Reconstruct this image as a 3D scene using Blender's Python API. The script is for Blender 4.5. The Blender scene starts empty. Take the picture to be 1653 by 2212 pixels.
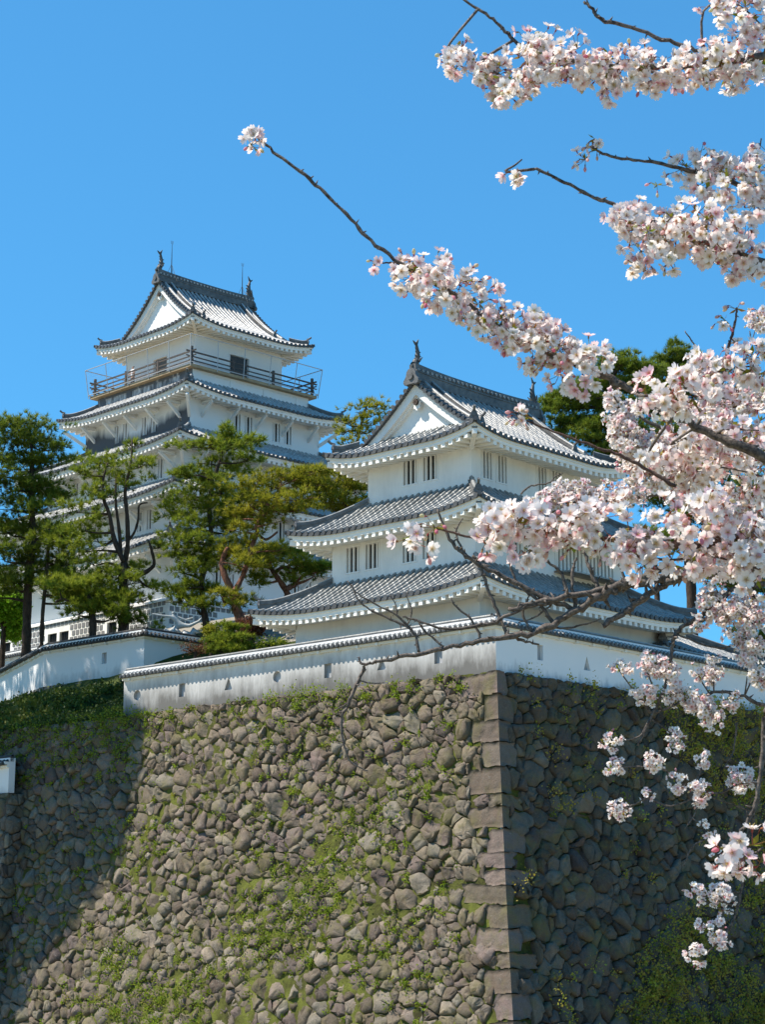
import bpy, bmesh, math, random
import numpy as np
from mathutils import Vector, Matrix
from mathutils.geometry import tessellate_polygon

# ------------------------------------------------------------------ camera, sky, sun
S = bpy.context.scene
COL = S.collection
F, W, H = 4140.0, 1653.0, 2212.0
TH = math.atan(934 / F)
cam_d = bpy.data.cameras.new("camera")
cam = bpy.data.objects.new("camera", cam_d)
COL.objects.link(cam)
cam.location = (0, 0, 0)
cam.rotation_euler = (math.radians(90) + TH, 0, 0)
cam_d.sensor_fit = 'HORIZONTAL'
cam_d.sensor_width = 36
cam_d.lens = 36 * F / W
cam_d.clip_start = 0.1
cam_d.clip_end = 6000
S.camera = cam
cam_d.dof.use_dof = True
cam_d.dof.focus_distance = 70
cam_d.dof.aperture_fstop = 48

SUN = Vector((-0.585, -0.03, 0.81)).normalized()       # towards the sun
elev = math.asin(SUN.z)
world = bpy.data.worlds.new("World")
S.world = world
world.use_nodes = True
nt = world.node_tree
sky = nt.nodes.new("ShaderNodeTexSky")
sky.sky_type = 'NISHITA'
sky.sun_disc = False
sky.sun_elevation = elev
sky.sun_rotation = math.atan2(SUN.x, SUN.y)
sky.air_density = 1.0
sky.dust_density = 0.0
sky.ozone_density = 4.0
sky.altitude = 300
tintn = nt.nodes.new("ShaderNodeMix")          # deep, slightly cyan spring sky
tintn.data_type = 'RGBA'
tintn.blend_type = 'MULTIPLY'
tintn.inputs[0].default_value = 1.0
tintn.inputs[7].default_value = (0.345, 1.01, 1.46, 1)
gam = nt.nodes.new("ShaderNodeGamma")
gam.inputs[1].default_value = 0.62
nt.links.new(sky.outputs[0], gam.inputs[0])
nt.links.new(gam.outputs[0], tintn.inputs[6])
nt.links.new(tintn.outputs[2], nt.nodes["Background"].inputs[0])
nt.nodes["Background"].inputs[1].default_value = 0.15
sun_d = bpy.data.lights.new("sun", 'SUN')
sun_d.energy = 5.0
sun_d.angle = math.radians(0.53)
sun_d.color = (1.0, 0.91, 0.79)
sun = bpy.data.objects.new("sun", sun_d)
COL.objects.link(sun)
sun.rotation_euler = SUN.to_track_quat('Z', 'Y').to_euler()
sun.location = (-30, 10, 60)
S.view_settings.view_transform = 'Standard'
S.view_settings.look = 'None'
S.view_settings.exposure = 0.70
S.view_settings.gamma = 1
S.cycles.max_bounces = 6
S.cycles.transparent_max_bounces = 6

# ------------------------------------------------------------------ helpers
rnd = random.Random(7)
nr = np.random.default_rng(11)


def ray(px, py):
    X = (px - W / 2) / F
    Y = (H / 2 - py) / F
    return Vector((X, math.cos(TH) - Y * math.sin(TH), math.sin(TH) + Y * math.cos(TH)))


def at(px, py, y):
    d = ray(px, py)
    return d * (y / d.y)


AZ = math.radians(47.1)
AR = Vector((math.cos(AZ), math.sin(AZ), 0))
AL = Vector((-AR.y, AR.x, 0))
C0 = Vector((4.435, 74.0, 0))


def loc(a, b, z=0.0):                 # a along AR, b along AL from the wall corner
    p = C0 + AR * a + AL * b
    p.z = z
    return p


def empty(name, location, rz=0.0):
    o = bpy.data.objects.new(name, None)
    COL.objects.link(o)
    o.location = location
    o.rotation_euler = (0, 0, rz)
    o.empty_display_size = 0.5
    return o


def tag(o, label, cat, group=None):
    o["label"] = label
    o["category"] = cat
    if group:
        o["group"] = group
    return o


class MB:
    def __init__(s):
        s.v = []; s.f = []; s.m = []

    def add(s, vs, fs, m=0):
        b = len(s.v)
        s.v.extend([tuple(q) for q in vs])
        s.f.extend([tuple(i + b for i in q) for q in fs])
        s.m.extend([m] * len(fs))

    def hexa(s, p, m=0):              # 8 corners: bottom 0-3 ccw, top 4-7
        s.add(p, [(3, 2, 1, 0), (4, 5, 6, 7), (0, 1, 5, 4), (1, 2, 6, 5), (2, 3, 7, 6), (3, 0, 4, 7)], m)

    def box(s, x0, x1, y0, y1, z0, z1, m=0):
        s.hexa([(x0, y0, z0), (x1, y0, z0), (x1, y1, z0), (x0, y1, z0),
                (x0, y0, z1), (x1, y0, z1), (x1, y1, z1), (x0, y1, z1)], m)

    def beam(s, a, b, w, h, m=0, up=Vector((0, 0, 1)), base=0.0):  # box along a->b, section w x h, bottom at base
        a = Vector(a); b = Vector(b)
        d = (b - a).normalized()
        x = d.cross(up)
        if x.length < 1e-4:
            x = Vector((1, 0, 0))
        x.normalize()
        z = x.cross(d).normalized()
        q = []
        for hh in (base, base + h):
            for P, sx in ((a, -1), (a, 1), (b, 1), (b, -1)):
                q.append(P + x * (sx * w / 2) + z * hh)
        s.hexa(q, m)

    def tube(s, pts, rad, n=6, m=0, caps=True):
        pts = [Vector(p) for p in pts]
        if not hasattr(rad, '__len__'):
            rad = [rad] * len(pts)
        ref = Vector((0.31, 0.2, 0.93))
        vs = []; fs = []
        for i, p in enumerate(pts):
            d = (pts[min(i + 1, len(pts) - 1)] - pts[max(i - 1, 0)]).normalized()
            x = d.cross(ref)
            if x.length < 1e-3:
                x = d.cross(Vector((1, 0, 0)))
            x.normalize()
            y = d.cross(x)
            for k in range(n):
                a = 2 * math.pi * k / n
                vs.append(p + (x * math.cos(a) + y * math.sin(a)) * rad[i])
        for i in range(len(pts) - 1):
            for k in range(n):
                k2 = (k + 1) % n
                fs.append((i * n + k2, i * n + k, (i + 1) * n + k, (i + 1) * n + k2))
        if caps:
            fs.append(tuple(range(n)))
            fs.append(tuple(reversed(range((len(pts) - 1) * n, len(pts) * n))))
        s.add(vs, fs, m)

    def build(s, name, mats, parent=None, smooth=False, matrix=None):
        me = bpy.data.meshes.new(name)
        me.from_pydata(s.v, [], s.f)
        if not isinstance(mats, (list, tuple)):
            mats = [mats]
        for q in mats:
            me.materials.append(q)
        if len(mats) > 1:
            me.polygons.foreach_set("material_index", s.m)
        if smooth:
            me.polygons.foreach_set("use_smooth", [True] * len(me.polygons))
        me.update()
        o = bpy.data.objects.new(name, me)
        COL.objects.link(o)
        if parent:
            o.parent = parent
        return o


def np_mesh(name, verts, tris, mats, parent=None, midx=None, attr=None, smooth=False):
    """fast mesh of triangles; attr = {name: per-vertex float array}"""
    verts = np.asarray(verts, dtype=np.float32).reshape(-1, 3)
    tris = np.asarray(tris, dtype=np.int32).reshape(-1, 3)
    me = bpy.data.meshes.new(name)
    me.vertices.add(len(verts))
    me.vertices.foreach_set("co", verts.ravel())
    me.loops.add(tris.size)
    me.loops.foreach_set("vertex_index", tris.ravel())
    me.polygons.add(len(tris))
    me.polygons.foreach_set("loop_start", np.arange(0, tris.size, 3, dtype=np.int32))
    me.polygons.foreach_set("loop_total", np.full(len(tris), 3, dtype=np.int32))
    if not isinstance(mats, (list, tuple)):
        mats = [mats]
    for q in mats:
        me.materials.append(q)
    if midx is not None:
        me.polygons.foreach_set("material_index", np.asarray(midx, dtype=np.int32))
    if smooth:
        me.polygons.foreach_set("use_smooth", np.ones(len(tris), dtype=bool))
    me.update(calc_edges=True)
    if attr:
        for k, a in attr.items():
            t = me.attributes.new(k, 'FLOAT', 'POINT')
            t.data.foreach_set("value", np.asarray(a, dtype=np.float32))
    me.validate()
    o = bpy.data.objects.new(name, me)
    COL.objects.link(o)
    if parent:
        o.parent = parent
    return o


# ------------------------------------------------------------------ materials
class NT:
    def __init__(s, name):
        s.m = bpy.data.materials.new(name)
        s.m.use_nodes = True
        s.t = s.m.node_tree
        s.b = s.t.nodes["Principled BSDF"]
        s.out = s.t.nodes["Material Output"]

    def n(s, typ, **kw):
        o = s.t.nodes.new("ShaderNode" + typ)
        for k, v in kw.items():
            if k in o.inputs:
                o.inputs[k].default_value = v
            else:
                setattr(o, k, v)
        return o

    def l(s, a, b):
        s.t.links.new(a, b)

    def coord(s, scale=(1, 1, 1), rot=(0, 0, 0)):
        c = s.n("TexCoord"); mp = s.n("Mapping")
        mp.inputs['Scale'].default_value = scale
        mp.inputs['Rotation'].default_value = rot
        s.l(c.outputs['Object'], mp.inputs['Vector'])
        return mp.outputs[0]

    def noise(s, vec, scale, detail=4, rough=0.6):
        q = s.n("TexNoise")
        q.inputs['Scale'].default_value = scale
        q.inputs['Detail'].default_value = detail
        q.inputs['Roughness'].default_value = rough
        if vec is not None:
            s.l(vec, q.inputs['Vector'])
        return q.outputs['Fac']

    def ramp(s, fac, stops, interp='LINEAR'):
        r = s.n("ValToRGB")
        r.color_ramp.interpolation = interp
        e = r.color_ramp.elements
        while len(e) < len(stops):
            e.new(0.5)
        for i, (p, c) in enumerate(stops):
            e[i].position = p
            e[i].color = (*c, 1) if len(c) == 3 else c
        s.l(fac, r.inputs[0])
        return r.outputs[0]

    def mix(s, fac, a, b, blend='MIX'):
        q = s.n("Mix"); q.data_type = 'RGBA'; q.blend_type = blend
        for v, i in ((fac, 0), (a, 6), (b, 7)):
            if hasattr(v, 'links'):
                s.l(v, q.inputs[i])
            elif i == 0:
                q.inputs[0].default_value = v
            else:
                q.inputs[i].default_value = (*v, 1)
        return q.outputs[2]

    def math(s, op, a, b=None):
        q = s.n("Math"); q.operation = op
        for i, v in enumerate((a, b)):
            if v is None:
                continue
            if hasattr(v, 'links'):
                s.l(v, q.inputs[i])
            else:
                q.inputs[i].default_value = v
        return q.outputs[0]

    def attr(s, name):
        q = s.n("Attribute"); q.attribute_name = name
        return q.outputs['Fac']

    def bump(s, h, strength=0.4, dist=0.05):
        q = s.n("Bump")
        q.inputs['Strength'].default_value = strength
        q.inputs['Distance'].default_value = dist
        s.l(h, q.inputs['Height'])
        s.l(q.outputs[0], s.b.inputs['Normal'])

    def fin(s, col=None, rough=0.8, spec=0.3):
        if col is not None:
            if hasattr(col, 'links'):
                s.l(col, s.b.inputs['Base Color'])
            else:
                s.b.inputs['Base Color'].default_value = (*col, 1)
        if hasattr(rough, 'links'):
            s.l(rough, s.b.inputs['Roughness'])
        else:
            s.b.inputs['Roughness'].default_value = rough
        s.b.inputs['Specular IOR Level'].default_value = spec
        return s.m


def plaster(name, base, stain, lo, hi, streak=0.0, zfade=None):
    t = NT(name)
    v = t.coord()
    n1 = t.noise(v, 0.6, 5)
    n2 = t.noise(t.coord((1, 1, 0.22)), 2.6, 8, 0.72)
    f = t.math('ADD', t.math('MULTIPLY', n1, 1 - streak), t.math('MULTIPLY', n2, streak))
    if zfade:
        g = t.n("TexCoord"); sp = t.n("SeparateXYZ")
        t.l(g.outputs['Object'], sp.inputs[0])
        r = t.n("MapRange"); t.l(sp.outputs[2], r.inputs[0])
        r.inputs[1].default_value = zfade[0]; r.inputs[2].default_value = zfade[1]
        r.inputs[3].default_value = zfade[2]; r.inputs[4].default_value = 0.0
        f = t.math('ADD', f, r.outputs[0])
    c = t.ramp(f, [(lo, base), (hi, stain)])
    fine = t.noise(v, 30, 3)
    t.bump(fine, 0.15, 0.01)
    return t.fin(c, 0.75, 0.25)


def tile_mat(name, c0, c1, rough=0.5):
    t = NT(name)
    v = t.coord()
    n1 = t.noise(v, 3.5, 4, 0.7)
    n2 = t.noise(v, 0.5, 3)
    c = t.ramp(t.math('ADD', t.math('MULTIPLY', n1, 0.65), t.math('MULTIPLY', n2, 0.35)), [(0.35, c0), (0.65, c1)])
    t.bump(t.noise(v, 14, 3), 0.35, 0.03)
    return t.fin(c, rough, 0.5)


M = {}
M['white'] = plaster("white_plaster", (0.80, 0.79, 0.76), (0.60, 0.60, 0.58), 0.45, 0.80, 0.45)
M['keep_white'] = plaster("keep_plaster", (0.76, 0.76, 0.74), (0.50, 0.51, 0.52), 0.5, 0.8, 0.3)
M['old_white'] = plaster("weathered_plaster", (0.75, 0.75, 0.74), (0.14, 0.136, 0.128), 0.47, 1.04, 0.55, (0.0, 2.0, 0.60))
M['old_white_side'] = plaster("weathered_plaster_side", (0.76, 0.76, 0.76), (0.14, 0.15, 0.17), 0.64, 0.95, 0.5, (0.0, 0.75, 0.30))
M['eave'] = plaster("eave_plaster", (0.80, 0.79, 0.75), (0.6, 0.58, 0.54), 0.5, 0.85)
M['tile'] = tile_mat("roof_tile", (0.15, 0.155, 0.15), (0.36, 0.36, 0.34), 0.42)
M['pan'] = tile_mat("roof_pan", (0.03, 0.031, 0.033), (0.085, 0.085, 0.082), 0.5)
M['ridge'] = tile_mat("ridge_tile", (0.05, 0.05, 0.05), (0.15, 0.15, 0.145), 0.5)
M['edge'] = tile_mat("eave_tile", (0.03, 0.031, 0.033), (0.09, 0.09, 0.09), 0.5)
M['ktile'] = tile_mat("keep_tile", (0.20, 0.20, 0.195), (0.52, 0.52, 0.50), 0.5)
M['kpan'] = tile_mat("keep_pan", (0.05, 0.05, 0.052), (0.13, 0.13, 0.13), 0.5)
M['oldtile'] = tile_mat("old_tile", (0.022, 0.022, 0.022), (0.06, 0.058, 0.055), 0.8)
M['dark'] = NT("dark_opening").fin((0.012, 0.014, 0.016), 0.6)
M['bronze'] = tile_mat("ornament", (0.03, 0.035, 0.038), (0.08, 0.085, 0.085), 0.5)
M['wood'] = tile_mat("dark_wood", (0.025, 0.018, 0.013), (0.075, 0.05, 0.035), 0.8)
M['deck'] = tile_mat("deck_wood", (0.25, 0.18, 0.10), (0.42, 0.32, 0.19), 0.8)
M['steel'] = NT("fence_steel").fin((0.45, 0.46, 0.47), 0.5)


def mesh_net():
    t = NT("fence_net")
    t.b.inputs['Alpha'].default_value = 0.06
    return t.fin((0.55, 0.57, 0.58), 0.6)


M['net'] = mesh_net()


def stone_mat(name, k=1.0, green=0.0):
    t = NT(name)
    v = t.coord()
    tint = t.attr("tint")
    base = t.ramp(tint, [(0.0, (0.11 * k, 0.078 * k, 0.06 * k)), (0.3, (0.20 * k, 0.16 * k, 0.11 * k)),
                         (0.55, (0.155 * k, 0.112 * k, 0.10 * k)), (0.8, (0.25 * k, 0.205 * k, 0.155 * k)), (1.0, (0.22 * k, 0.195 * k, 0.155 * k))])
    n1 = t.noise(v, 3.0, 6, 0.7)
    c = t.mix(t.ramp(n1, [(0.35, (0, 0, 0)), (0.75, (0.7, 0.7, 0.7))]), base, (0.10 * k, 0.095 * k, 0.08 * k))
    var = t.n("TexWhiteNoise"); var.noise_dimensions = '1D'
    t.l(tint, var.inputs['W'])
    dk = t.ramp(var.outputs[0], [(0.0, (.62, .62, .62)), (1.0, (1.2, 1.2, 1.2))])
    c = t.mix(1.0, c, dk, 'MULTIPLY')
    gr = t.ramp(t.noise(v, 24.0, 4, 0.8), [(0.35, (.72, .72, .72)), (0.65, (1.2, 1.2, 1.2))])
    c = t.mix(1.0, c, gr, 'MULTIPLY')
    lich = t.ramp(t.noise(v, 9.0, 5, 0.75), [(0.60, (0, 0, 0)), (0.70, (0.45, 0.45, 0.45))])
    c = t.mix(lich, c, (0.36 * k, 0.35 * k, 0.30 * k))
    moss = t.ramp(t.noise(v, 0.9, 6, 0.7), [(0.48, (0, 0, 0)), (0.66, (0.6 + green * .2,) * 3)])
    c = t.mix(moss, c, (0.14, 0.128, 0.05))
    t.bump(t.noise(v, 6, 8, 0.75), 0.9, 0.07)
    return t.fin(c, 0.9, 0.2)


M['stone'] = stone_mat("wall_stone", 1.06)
M['stone_shaded'] = stone_mat("shaded_wall_stone", 0.72, 0.3)  # darker copy of the wall stone: the right face's shade is in its colour
M['corner'] = stone_mat("corner_stone", 1.0)


def soil_mat(name, a, b, sc=1.5):
    t = NT(name)
    v = t.coord()
    n = t.noise(v, sc, 6, 0.7)
    c = t.ramp(n, [(0.35, a), (0.62, b)])
    t.bump(t.noise(v, 15, 5, 0.7), 0.8, 0.08)
    return t.fin(c, 0.95, 0.1)


M['joint'] = soil_mat("joint_soil", (0.04, 0.038, 0.016), (0.13, 0.145, 0.03), 0.9)
M['soil'] = soil_mat("soil", (0.06, 0.05, 0.03), (0.05, 0.075, 0.02), 0.6)
M['drygrass'] = soil_mat("dry_earth", (0.34, 0.30, 0.21), (0.27, 0.25, 0.14), 0.6)
M['sand'] = soil_mat("pale_gravel", (0.31, 0.285, 0.24), (0.26, 0.24, 0.20), 1.2)
M['grassy'] = soil_mat("grass_soil", (0.035, 0.05, 0.015), (0.07, 0.09, 0.025), 0.8)


def leaf_mat(name, cols, trans=0.35, rough=0.6, spec=0.25):
    t = NT(name)
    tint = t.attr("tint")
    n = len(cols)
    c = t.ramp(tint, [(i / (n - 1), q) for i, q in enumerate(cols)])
    t.fin(c, rough, spec)
    if trans:
        tr = t.n("BsdfTranslucent")
        t.l(c, tr.inputs[0])
        mx = t.n("MixShader")
        mx.inputs[0].default_value = trans
        t.l(t.b.outputs[0], mx.inputs[1])
        t.l(tr.outputs[0], mx.inputs[2])
        t.l(mx.outputs[0], t.out.inputs[0])
    return t.m


M['needle'] = leaf_mat("pine_needles", [(0.065, 0.105, 0.012), (0.14, 0.20, 0.018), (0.23, 0.285, 0.025), (0.30, 0.33, 0.035)], .5)
M['needle_y'] = leaf_mat("pine_needles_yellow", [(0.09, 0.12, 0.012), (0.20, 0.225, 0.018), (0.30, 0.30, 0.024), (0.38, 0.35, 0.04)], .5)
M['needle_d'] = leaf_mat("pine_needles_dark", [(0.04, 0.07, 0.012), (0.10, 0.16, 0.018), (0.17, 0.23, 0.024), (0.23, 0.27, 0.032)], .5)
M['fresh'] = leaf_mat("fresh_leaves", [(0.12, 0.25, 0.015), (0.22, 0.42, 0.02), (0.30, 0.5, 0.04)], 0.5)
M['weed'] = leaf_mat("weeds", [(0.07, 0.11, 0.012), (0.15, 0.20, 0.018), (0.23, 0.33, 0.025), (0.30, 0.27, 0.04)], 0.45)
M['ivy'] = leaf_mat("ivy", [(0.10, 0.12, 0.016), (0.26, 0.28, 0.03), (0.42, 0.30, 0.06), (0.40, 0.48, 0.05)], 0.4)
M['under'] = leaf_mat("undergrowth_leaves", [(0.025, 0.045, 0.012), (0.05, 0.085, 0.014), (0.10, 0.14, 0.02), (0.15, 0.14, 0.03)], 0.3)
M['redbush'] = leaf_mat("red_bush", [(0.10, 0.03, 0.02), (0.16, 0.06, 0.03), (0.10, 0.10, 0.03)], 0.3)


def bark_mat(name, a, b):
    t = NT(name)
    v = t.coord((1, 1, 0.35))
    c = t.ramp(t.noise(v, 9, 6, 0.7), [(0.35, a), (0.65, b)])
    t.bump(t.noise(v, 20, 5, 0.75), 0.9, 0.05)
    return t.fin(c, 0.9, 0.2)


M['bark'] = bark_mat("pine_bark", (0.03, 0.022, 0.017), (0.085, 0.062, 0.047))
M['redbark'] = bark_mat("red_pine_bark", (0.08, 0.036, 0.024), (0.27, 0.125, 0.08))


def cherry_bark(name, a, b):
    t = NT(name)
    v = t.coord((1, 1, 1))
    c = t.ramp(t.noise(v, 60, 5, 0.7), [(0.38, a), (0.66, b)])
    t.bump(t.noise(v, 160, 4, 0.7), 0.9, 0.004)
    return t.fin(c, 0.7, 0.35)


M['cbark'] = cherry_bark("cherry_bark", (0.04, 0.03, 0.025), (0.20, 0.16, 0.13))
M['cbark_red'] = cherry_bark("cherry_bark_red", (0.05, 0.025, 0.018), (0.16, 0.085, 0.06))


def petal_mat():
    t = NT("petal")
    r = t.attr("rad")
    tint = t.attr("tint")
    edge = t.ramp(tint, [(0.0, (0.93, 0.895, 0.86)), (0.5, (0.92, 0.83, 0.80)), (1.0, (0.90, 0.63, 0.65))])
    core = t.ramp(tint, [(0.0, (0.62, 0.58, 0.30)), (0.55, (0.75, 0.38, 0.42)), (1.0, (0.62, 0.10, 0.20))])
    f = t.ramp(r, [(0.14, (1, 1, 1)), (0.50, (0, 0, 0))])
    c = t.mix(f, edge, core)
    t.fin(c, 0.6, 0.2)
    tr = t.n("BsdfTranslucent")
    t.l(c, tr.inputs[0])
    mx = t.n("MixShader"); mx.inputs[0].default_value = 0.48
    t.l(t.b.outputs[0], mx.inputs[1]); t.l(tr.outputs[0], mx.inputs[2])
    t.l(mx.outputs[0], t.out.inputs[0])
    return t.m


M['petal'] = petal_mat()
M['calyx'] = leaf_mat("calyx", [(0.35, 0.03, 0.05), (0.32, 0.10, 0.06), (0.22, 0.25, 0.04)], 0.25)
M['stamen'] = NT("stamen").fin((0.65, 0.5, 0.18), 0.6)
M['bud_leaf'] = leaf_mat("young_leaf", [(0.18, 0.24, 0.02), (0.30, 0.30, 0.03), (0.30, 0.16, 0.04)], 0.4)


# ------------------------------------------------------------------ setting: ground, castle mound
def smooth(a, b, x):
    t = min(1, max(0, (x - a) / (b - a)))
    return t * t * (3 - 2 * t)


def ground():
    xs = [-2500, -800, -300, -120, -60, -40, -30, -20, -10, 0, 10, 20, 30, 40, 60, 120, 300, 800, 2500]
    ys = [-2500, -400, -60, -20, 0, 10, 18, 24, 28, 32, 38, 45, 55, 65, 75, 95, 120, 160, 300, 800, 2500]
    v = []
    for y in ys:
        for x in xs:
            d = smooth(24, 36, y) - smooth(160, 300, y)
            v.append((x, y, -1.6 - 5.0 * max(0, d)))
    n = len(xs)
    f = [(j * n + i, j * n + i + 1, (j + 1) * n + i + 1, (j + 1) * n + i) for j in range(len(ys) - 1) for i in range(n - 1)]
    b = MB(); b.add(v, f)
    o = b.build("ground", M['drygrass'], smooth=True)
    o['kind'] = 'structure'


ground()


def terr(a, b):
    a = min(a, 200) - max(0, b - 38.4) * .414
    hi = np.interp(a, [0, 0.8, 6.6, 7.4, 8.3, 11, 16, 200], [10.35, 10.5, 13.3, 13.7, 15.2, 16.0, 18.2, 18.2])
    lo = np.interp(a, [0, 0.8, 4, 7, 9, 12.5, 17, 200], [10.35, 10.5, 11.5, 13.0, 14.2, 15.3, 18.2, 18.2])
    pl = lo + (hi - lo) * smooth(29.6, 30.6, b)
    t = smooth(14.5, 22.5, b)
    return 10.35 + (pl - 10.35) * t


def mound():
    A = [0.15, 0.5, 1, 2, 3, 4, 5, 6, 7, 7.9, 8.3, 9.5, 11, 13, 16, 20, 30, 45, 60, 90, 120]
    Bs = [0.15, 1, 3, 8, 13, 15, 16, 17, 18, 19, 20, 21, 22, 23, 25, 27, 29, 29.6, 30.1, 30.6, 32, 34, 36, 38, 40, 42, 45, 50, 55, 65, 90, 120]
    v = []
    for b in Bs:
        for a in A:
            z = terr(a, b) + (nr.normal(0, 0.08) if 1 < a < 8 and b > 23 else 0)
            v.append(loc(a, b, z))
    n = len(A)
    fg, fs = [], []
    for j in range(len(Bs) - 1):
        for i in range(n - 1):
            q = (j * n + i, j * n + i + 1, (j + 1) * n + i + 1, (j + 1) * n + i)
            (fs if (Bs[j] < 15.5 or A[i] >= 13) else fg).append(q)
    for nm, ff, mm in (("terrain", fg, M['grassy']), ("courtyard_ground", fs, M['sand'])):
        m = MB(); m.add(v, ff)
        o = m.build(nm, mm, smooth=True)
        o['kind'] = 'structure'


mound()


# ------------------------------------------------------------------ stone walls
def clip_poly(poly, nx, ny, d):
    out = []
    n = len(poly)
    for i in range(n):
        x0, y0 = poly[i]; x1, y1 = poly[(i + 1) % n]
        s0 = nx * x0 + ny * y0 - d; s1 = nx * x1 + ny * y1 - d
        if s0 <= 0:
            out.append((x0, y0))
        if (s0 < 0 < s1) or (s1 < 0 < s0):
            t = s0 / (s0 - s1)
            out.append((x0 + (x1 - x0) * t, y0 + (y1 - y0) * t))
    return out


def off(h):
    return 0.150 * h + 0.0064 * h * h


def face_pt(P0, d, nrm, ztop):
    def fn(s, h, e=0.0):
        o = off(h)
        p = P0 + d * s + nrm * (o + e)
        p.z = ztop - h + e * 0.25
        return p
    return fn


def stone_face(fn, s0, s1, hmax, step, parent, seed, name, mat, smin=None, sizefn=None):
    g = np.random.default_rng(seed)
    # anisotropic, slanted cells: work in warped coordinates
    th = math.radians(24)
    ct, st = math.cos(th), math.sin(th)
    ax = 1.28

    def fwd(s, h):
        x = s * ct - h * st; y = s * st + h * ct
        return x / ax, y * 1.0

    pts = []
    cell = {}
    tries = int((s1 - s0) * hmax / (step * step) * 7)
    R = step
    for _ in range(tries):
        s = g.uniform(s0, s1); h = g.uniform(-0.35, hmax)
        x, y = fwd(s, h)
        r = R * (0.46 + 0.78 * g.random() ** 2.0)
        if sizefn:
            r *= sizefn(s, h)
        ci, cj = int(math.floor(x / R)), int(math.floor(y / R))
        ok = True
        for i in (-1, 0, 1):
            for j in (-1, 0, 1):
                for k in cell.get((ci + i, cj + j), ()):
                    q = pts[k]
                    rr = (r + q[4]) * 0.5
                    if (q[2] - x) ** 2 + (q[3] - y) ** 2 < rr * rr:
                        ok = False; break
                if not ok: break
            if not ok: break
        if ok:
            cell.setdefault((ci, cj), []).append(len(pts))
            pts.append((s, h, x, y, r))
    V = []; T = []; tint = []
    junction = []
    nv = 0
    for k, (s, h, x, y, r) in enumerate(pts):
        ci, cj = int(math.floor(x / R)), int(math.floor(y / R))
        nb = []
        for i in (-2, -1, 0, 1, 2):
            for j in (-2, -1, 0, 1, 2):
                nb += [q for q in cell.get((ci + i, cj + j), ()) if q != k]
        nb.sort(key=lambda q: (pts[q][2] - x) ** 2 + (pts[q][3] - y) ** 2)
        poly = [(x - 2 * R, y - 2 * R), (x + 2 * R, y - 2 * R), (x + 2 * R, y + 2 * R), (x - 2 * R, y + 2 * R)]
        for q in nb[:18]:
            X, Y = pts[q][2], pts[q][3]
            dx, dy = X - x, Y - y
            D = dx * dx + dy * dy
            w = 0.5 + (r * r - pts[q][4] ** 2) * 0.25 / D        # power diagram
            mx, my = x + dx * w, y + dy * w
            poly = clip_poly(poly, dx, dy, dx * mx + dy * my)
            if len(poly) < 3: break
        if len(poly) < 3:
            continue
        sh = []
        for (X, Y) in poly:
            X *= ax
            sh.append((X * ct + Y * st, -X * st + Y * ct))
        sh = clip_poly(sh, 0, -1, 0.0)
        if len(sh) < 3:
            continue
        cx = sum(p[0] for p in sh) / len(sh); cy = sum(p[1] for p in sh) / len(sh)
        if not (s0 <= cx <= s1 and 0.03 <= cy <= hmax):
            continue
        if smin is not None:
            sh = clip_poly(sh, -1, 0, -smin(cy))
            if len(sh) < 3:
                continue
            cx = sum(p[0] for p in sh) / len(sh); cy = sum(p[1] for p in sh) / len(sh)
        rad = sum(math.hypot(p[0] - cx, p[1] - cy) for p in sh) / len(sh)
        if rad > step * 1.6 or rad < 0.05: continue
        junction.append(sh[0])
        # chamfered corners and slightly broken edges
        o2 = []
        n = len(sh)
        for i in range(n):
            a = sh[i]; b = sh[(i + 1) % n]
            el = math.hypot(b[0] - a[0], b[1] - a[1])
            c = 0.06 + 0.12 * g.random()
            o2.append((a[0] + (b[0] - a[0]) * c, a[1] + (b[1] - a[1]) * c))
            if el > rad * .7:
                m = .35 + .3 * g.random()
                jx, jy = -(b[1] - a[1]) / el, (b[0] - a[0]) / el
                q = -abs(g.normal(0, .055)) * rad if g.random() < .7 else g.normal(0, .03) * rad
                sg = 1 if (jx * (a[0] - cx) + jy * (a[1] - cy)) > 0 else -1
                o2.append((a[0] + (b[0] - a[0]) * m + jx * sg * q, a[1] + (b[1] - a[1]) * m + jy * sg * q))
            o2.append((a[0] + (b[0] - a[0]) * (1 - c), a[1] + (b[1] - a[1]) * (1 - c)))
        sh = o2
        sh = [(max(-0.02, p[0]) if False else p[0], max(0.0, p[1])) for p in sh]
        n = len(sh)
        gap = 0.010 + 0.028 * g.random() ** 2
        k1 = max(0.6, 1 - gap / rad)
        tx, ty = g.normal(0, 0.20), g.normal(0.05, 0.20)
        dome = min(.13, rad * (0.10 + 0.18 * g.random()))
        base = g.normal(0, 0.03)
        ox, oy = g.uniform(-.28, .28) * rad, g.uniform(-.28, .28) * rad
        rings = ((k1, -0.25), (k1, base - 0.02), (k1 * 0.92, base + dome * 0.55), (k1 * 0.42, base + dome * (0.95 + 0.2 * g.random())))
        tv = g.random()
        for (kk, e) in rings:
            for (a, b) in sh:
                da, db = (a - cx) * kk, (b - cy) * kk
                jj = g.normal(0, 0.026) if e > -0.1 else 0
                p = fn(cx + da + (ox if kk < k1 * .6 else 0), cy + db + (oy if kk < k1 * .6 else 0), e + (tx * da + ty * db if e > base - 0.01 else 0) + jj)
                V.append((p.x, p.y, p.z))
        p = fn(cx + ox, cy + oy, base + dome * 1.05)
        V.append((p.x, p.y, p.z))
        tint += [tv] * (4 * n + 1)
        for q in range(3):
            for i in range(n):
                i2 = (i + 1) % n
                a, b, c, d = nv + q * n + i, nv + q * n + i2, nv + (q + 1) * n + i2, nv + (q + 1) * n + i
                T.append((a, b, c)); T.append((a, c, d))
        for i in range(n):
            T.append((nv + 3 * n + i, nv + 3 * n + (i + 1) % n, nv + 4 * n))
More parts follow.
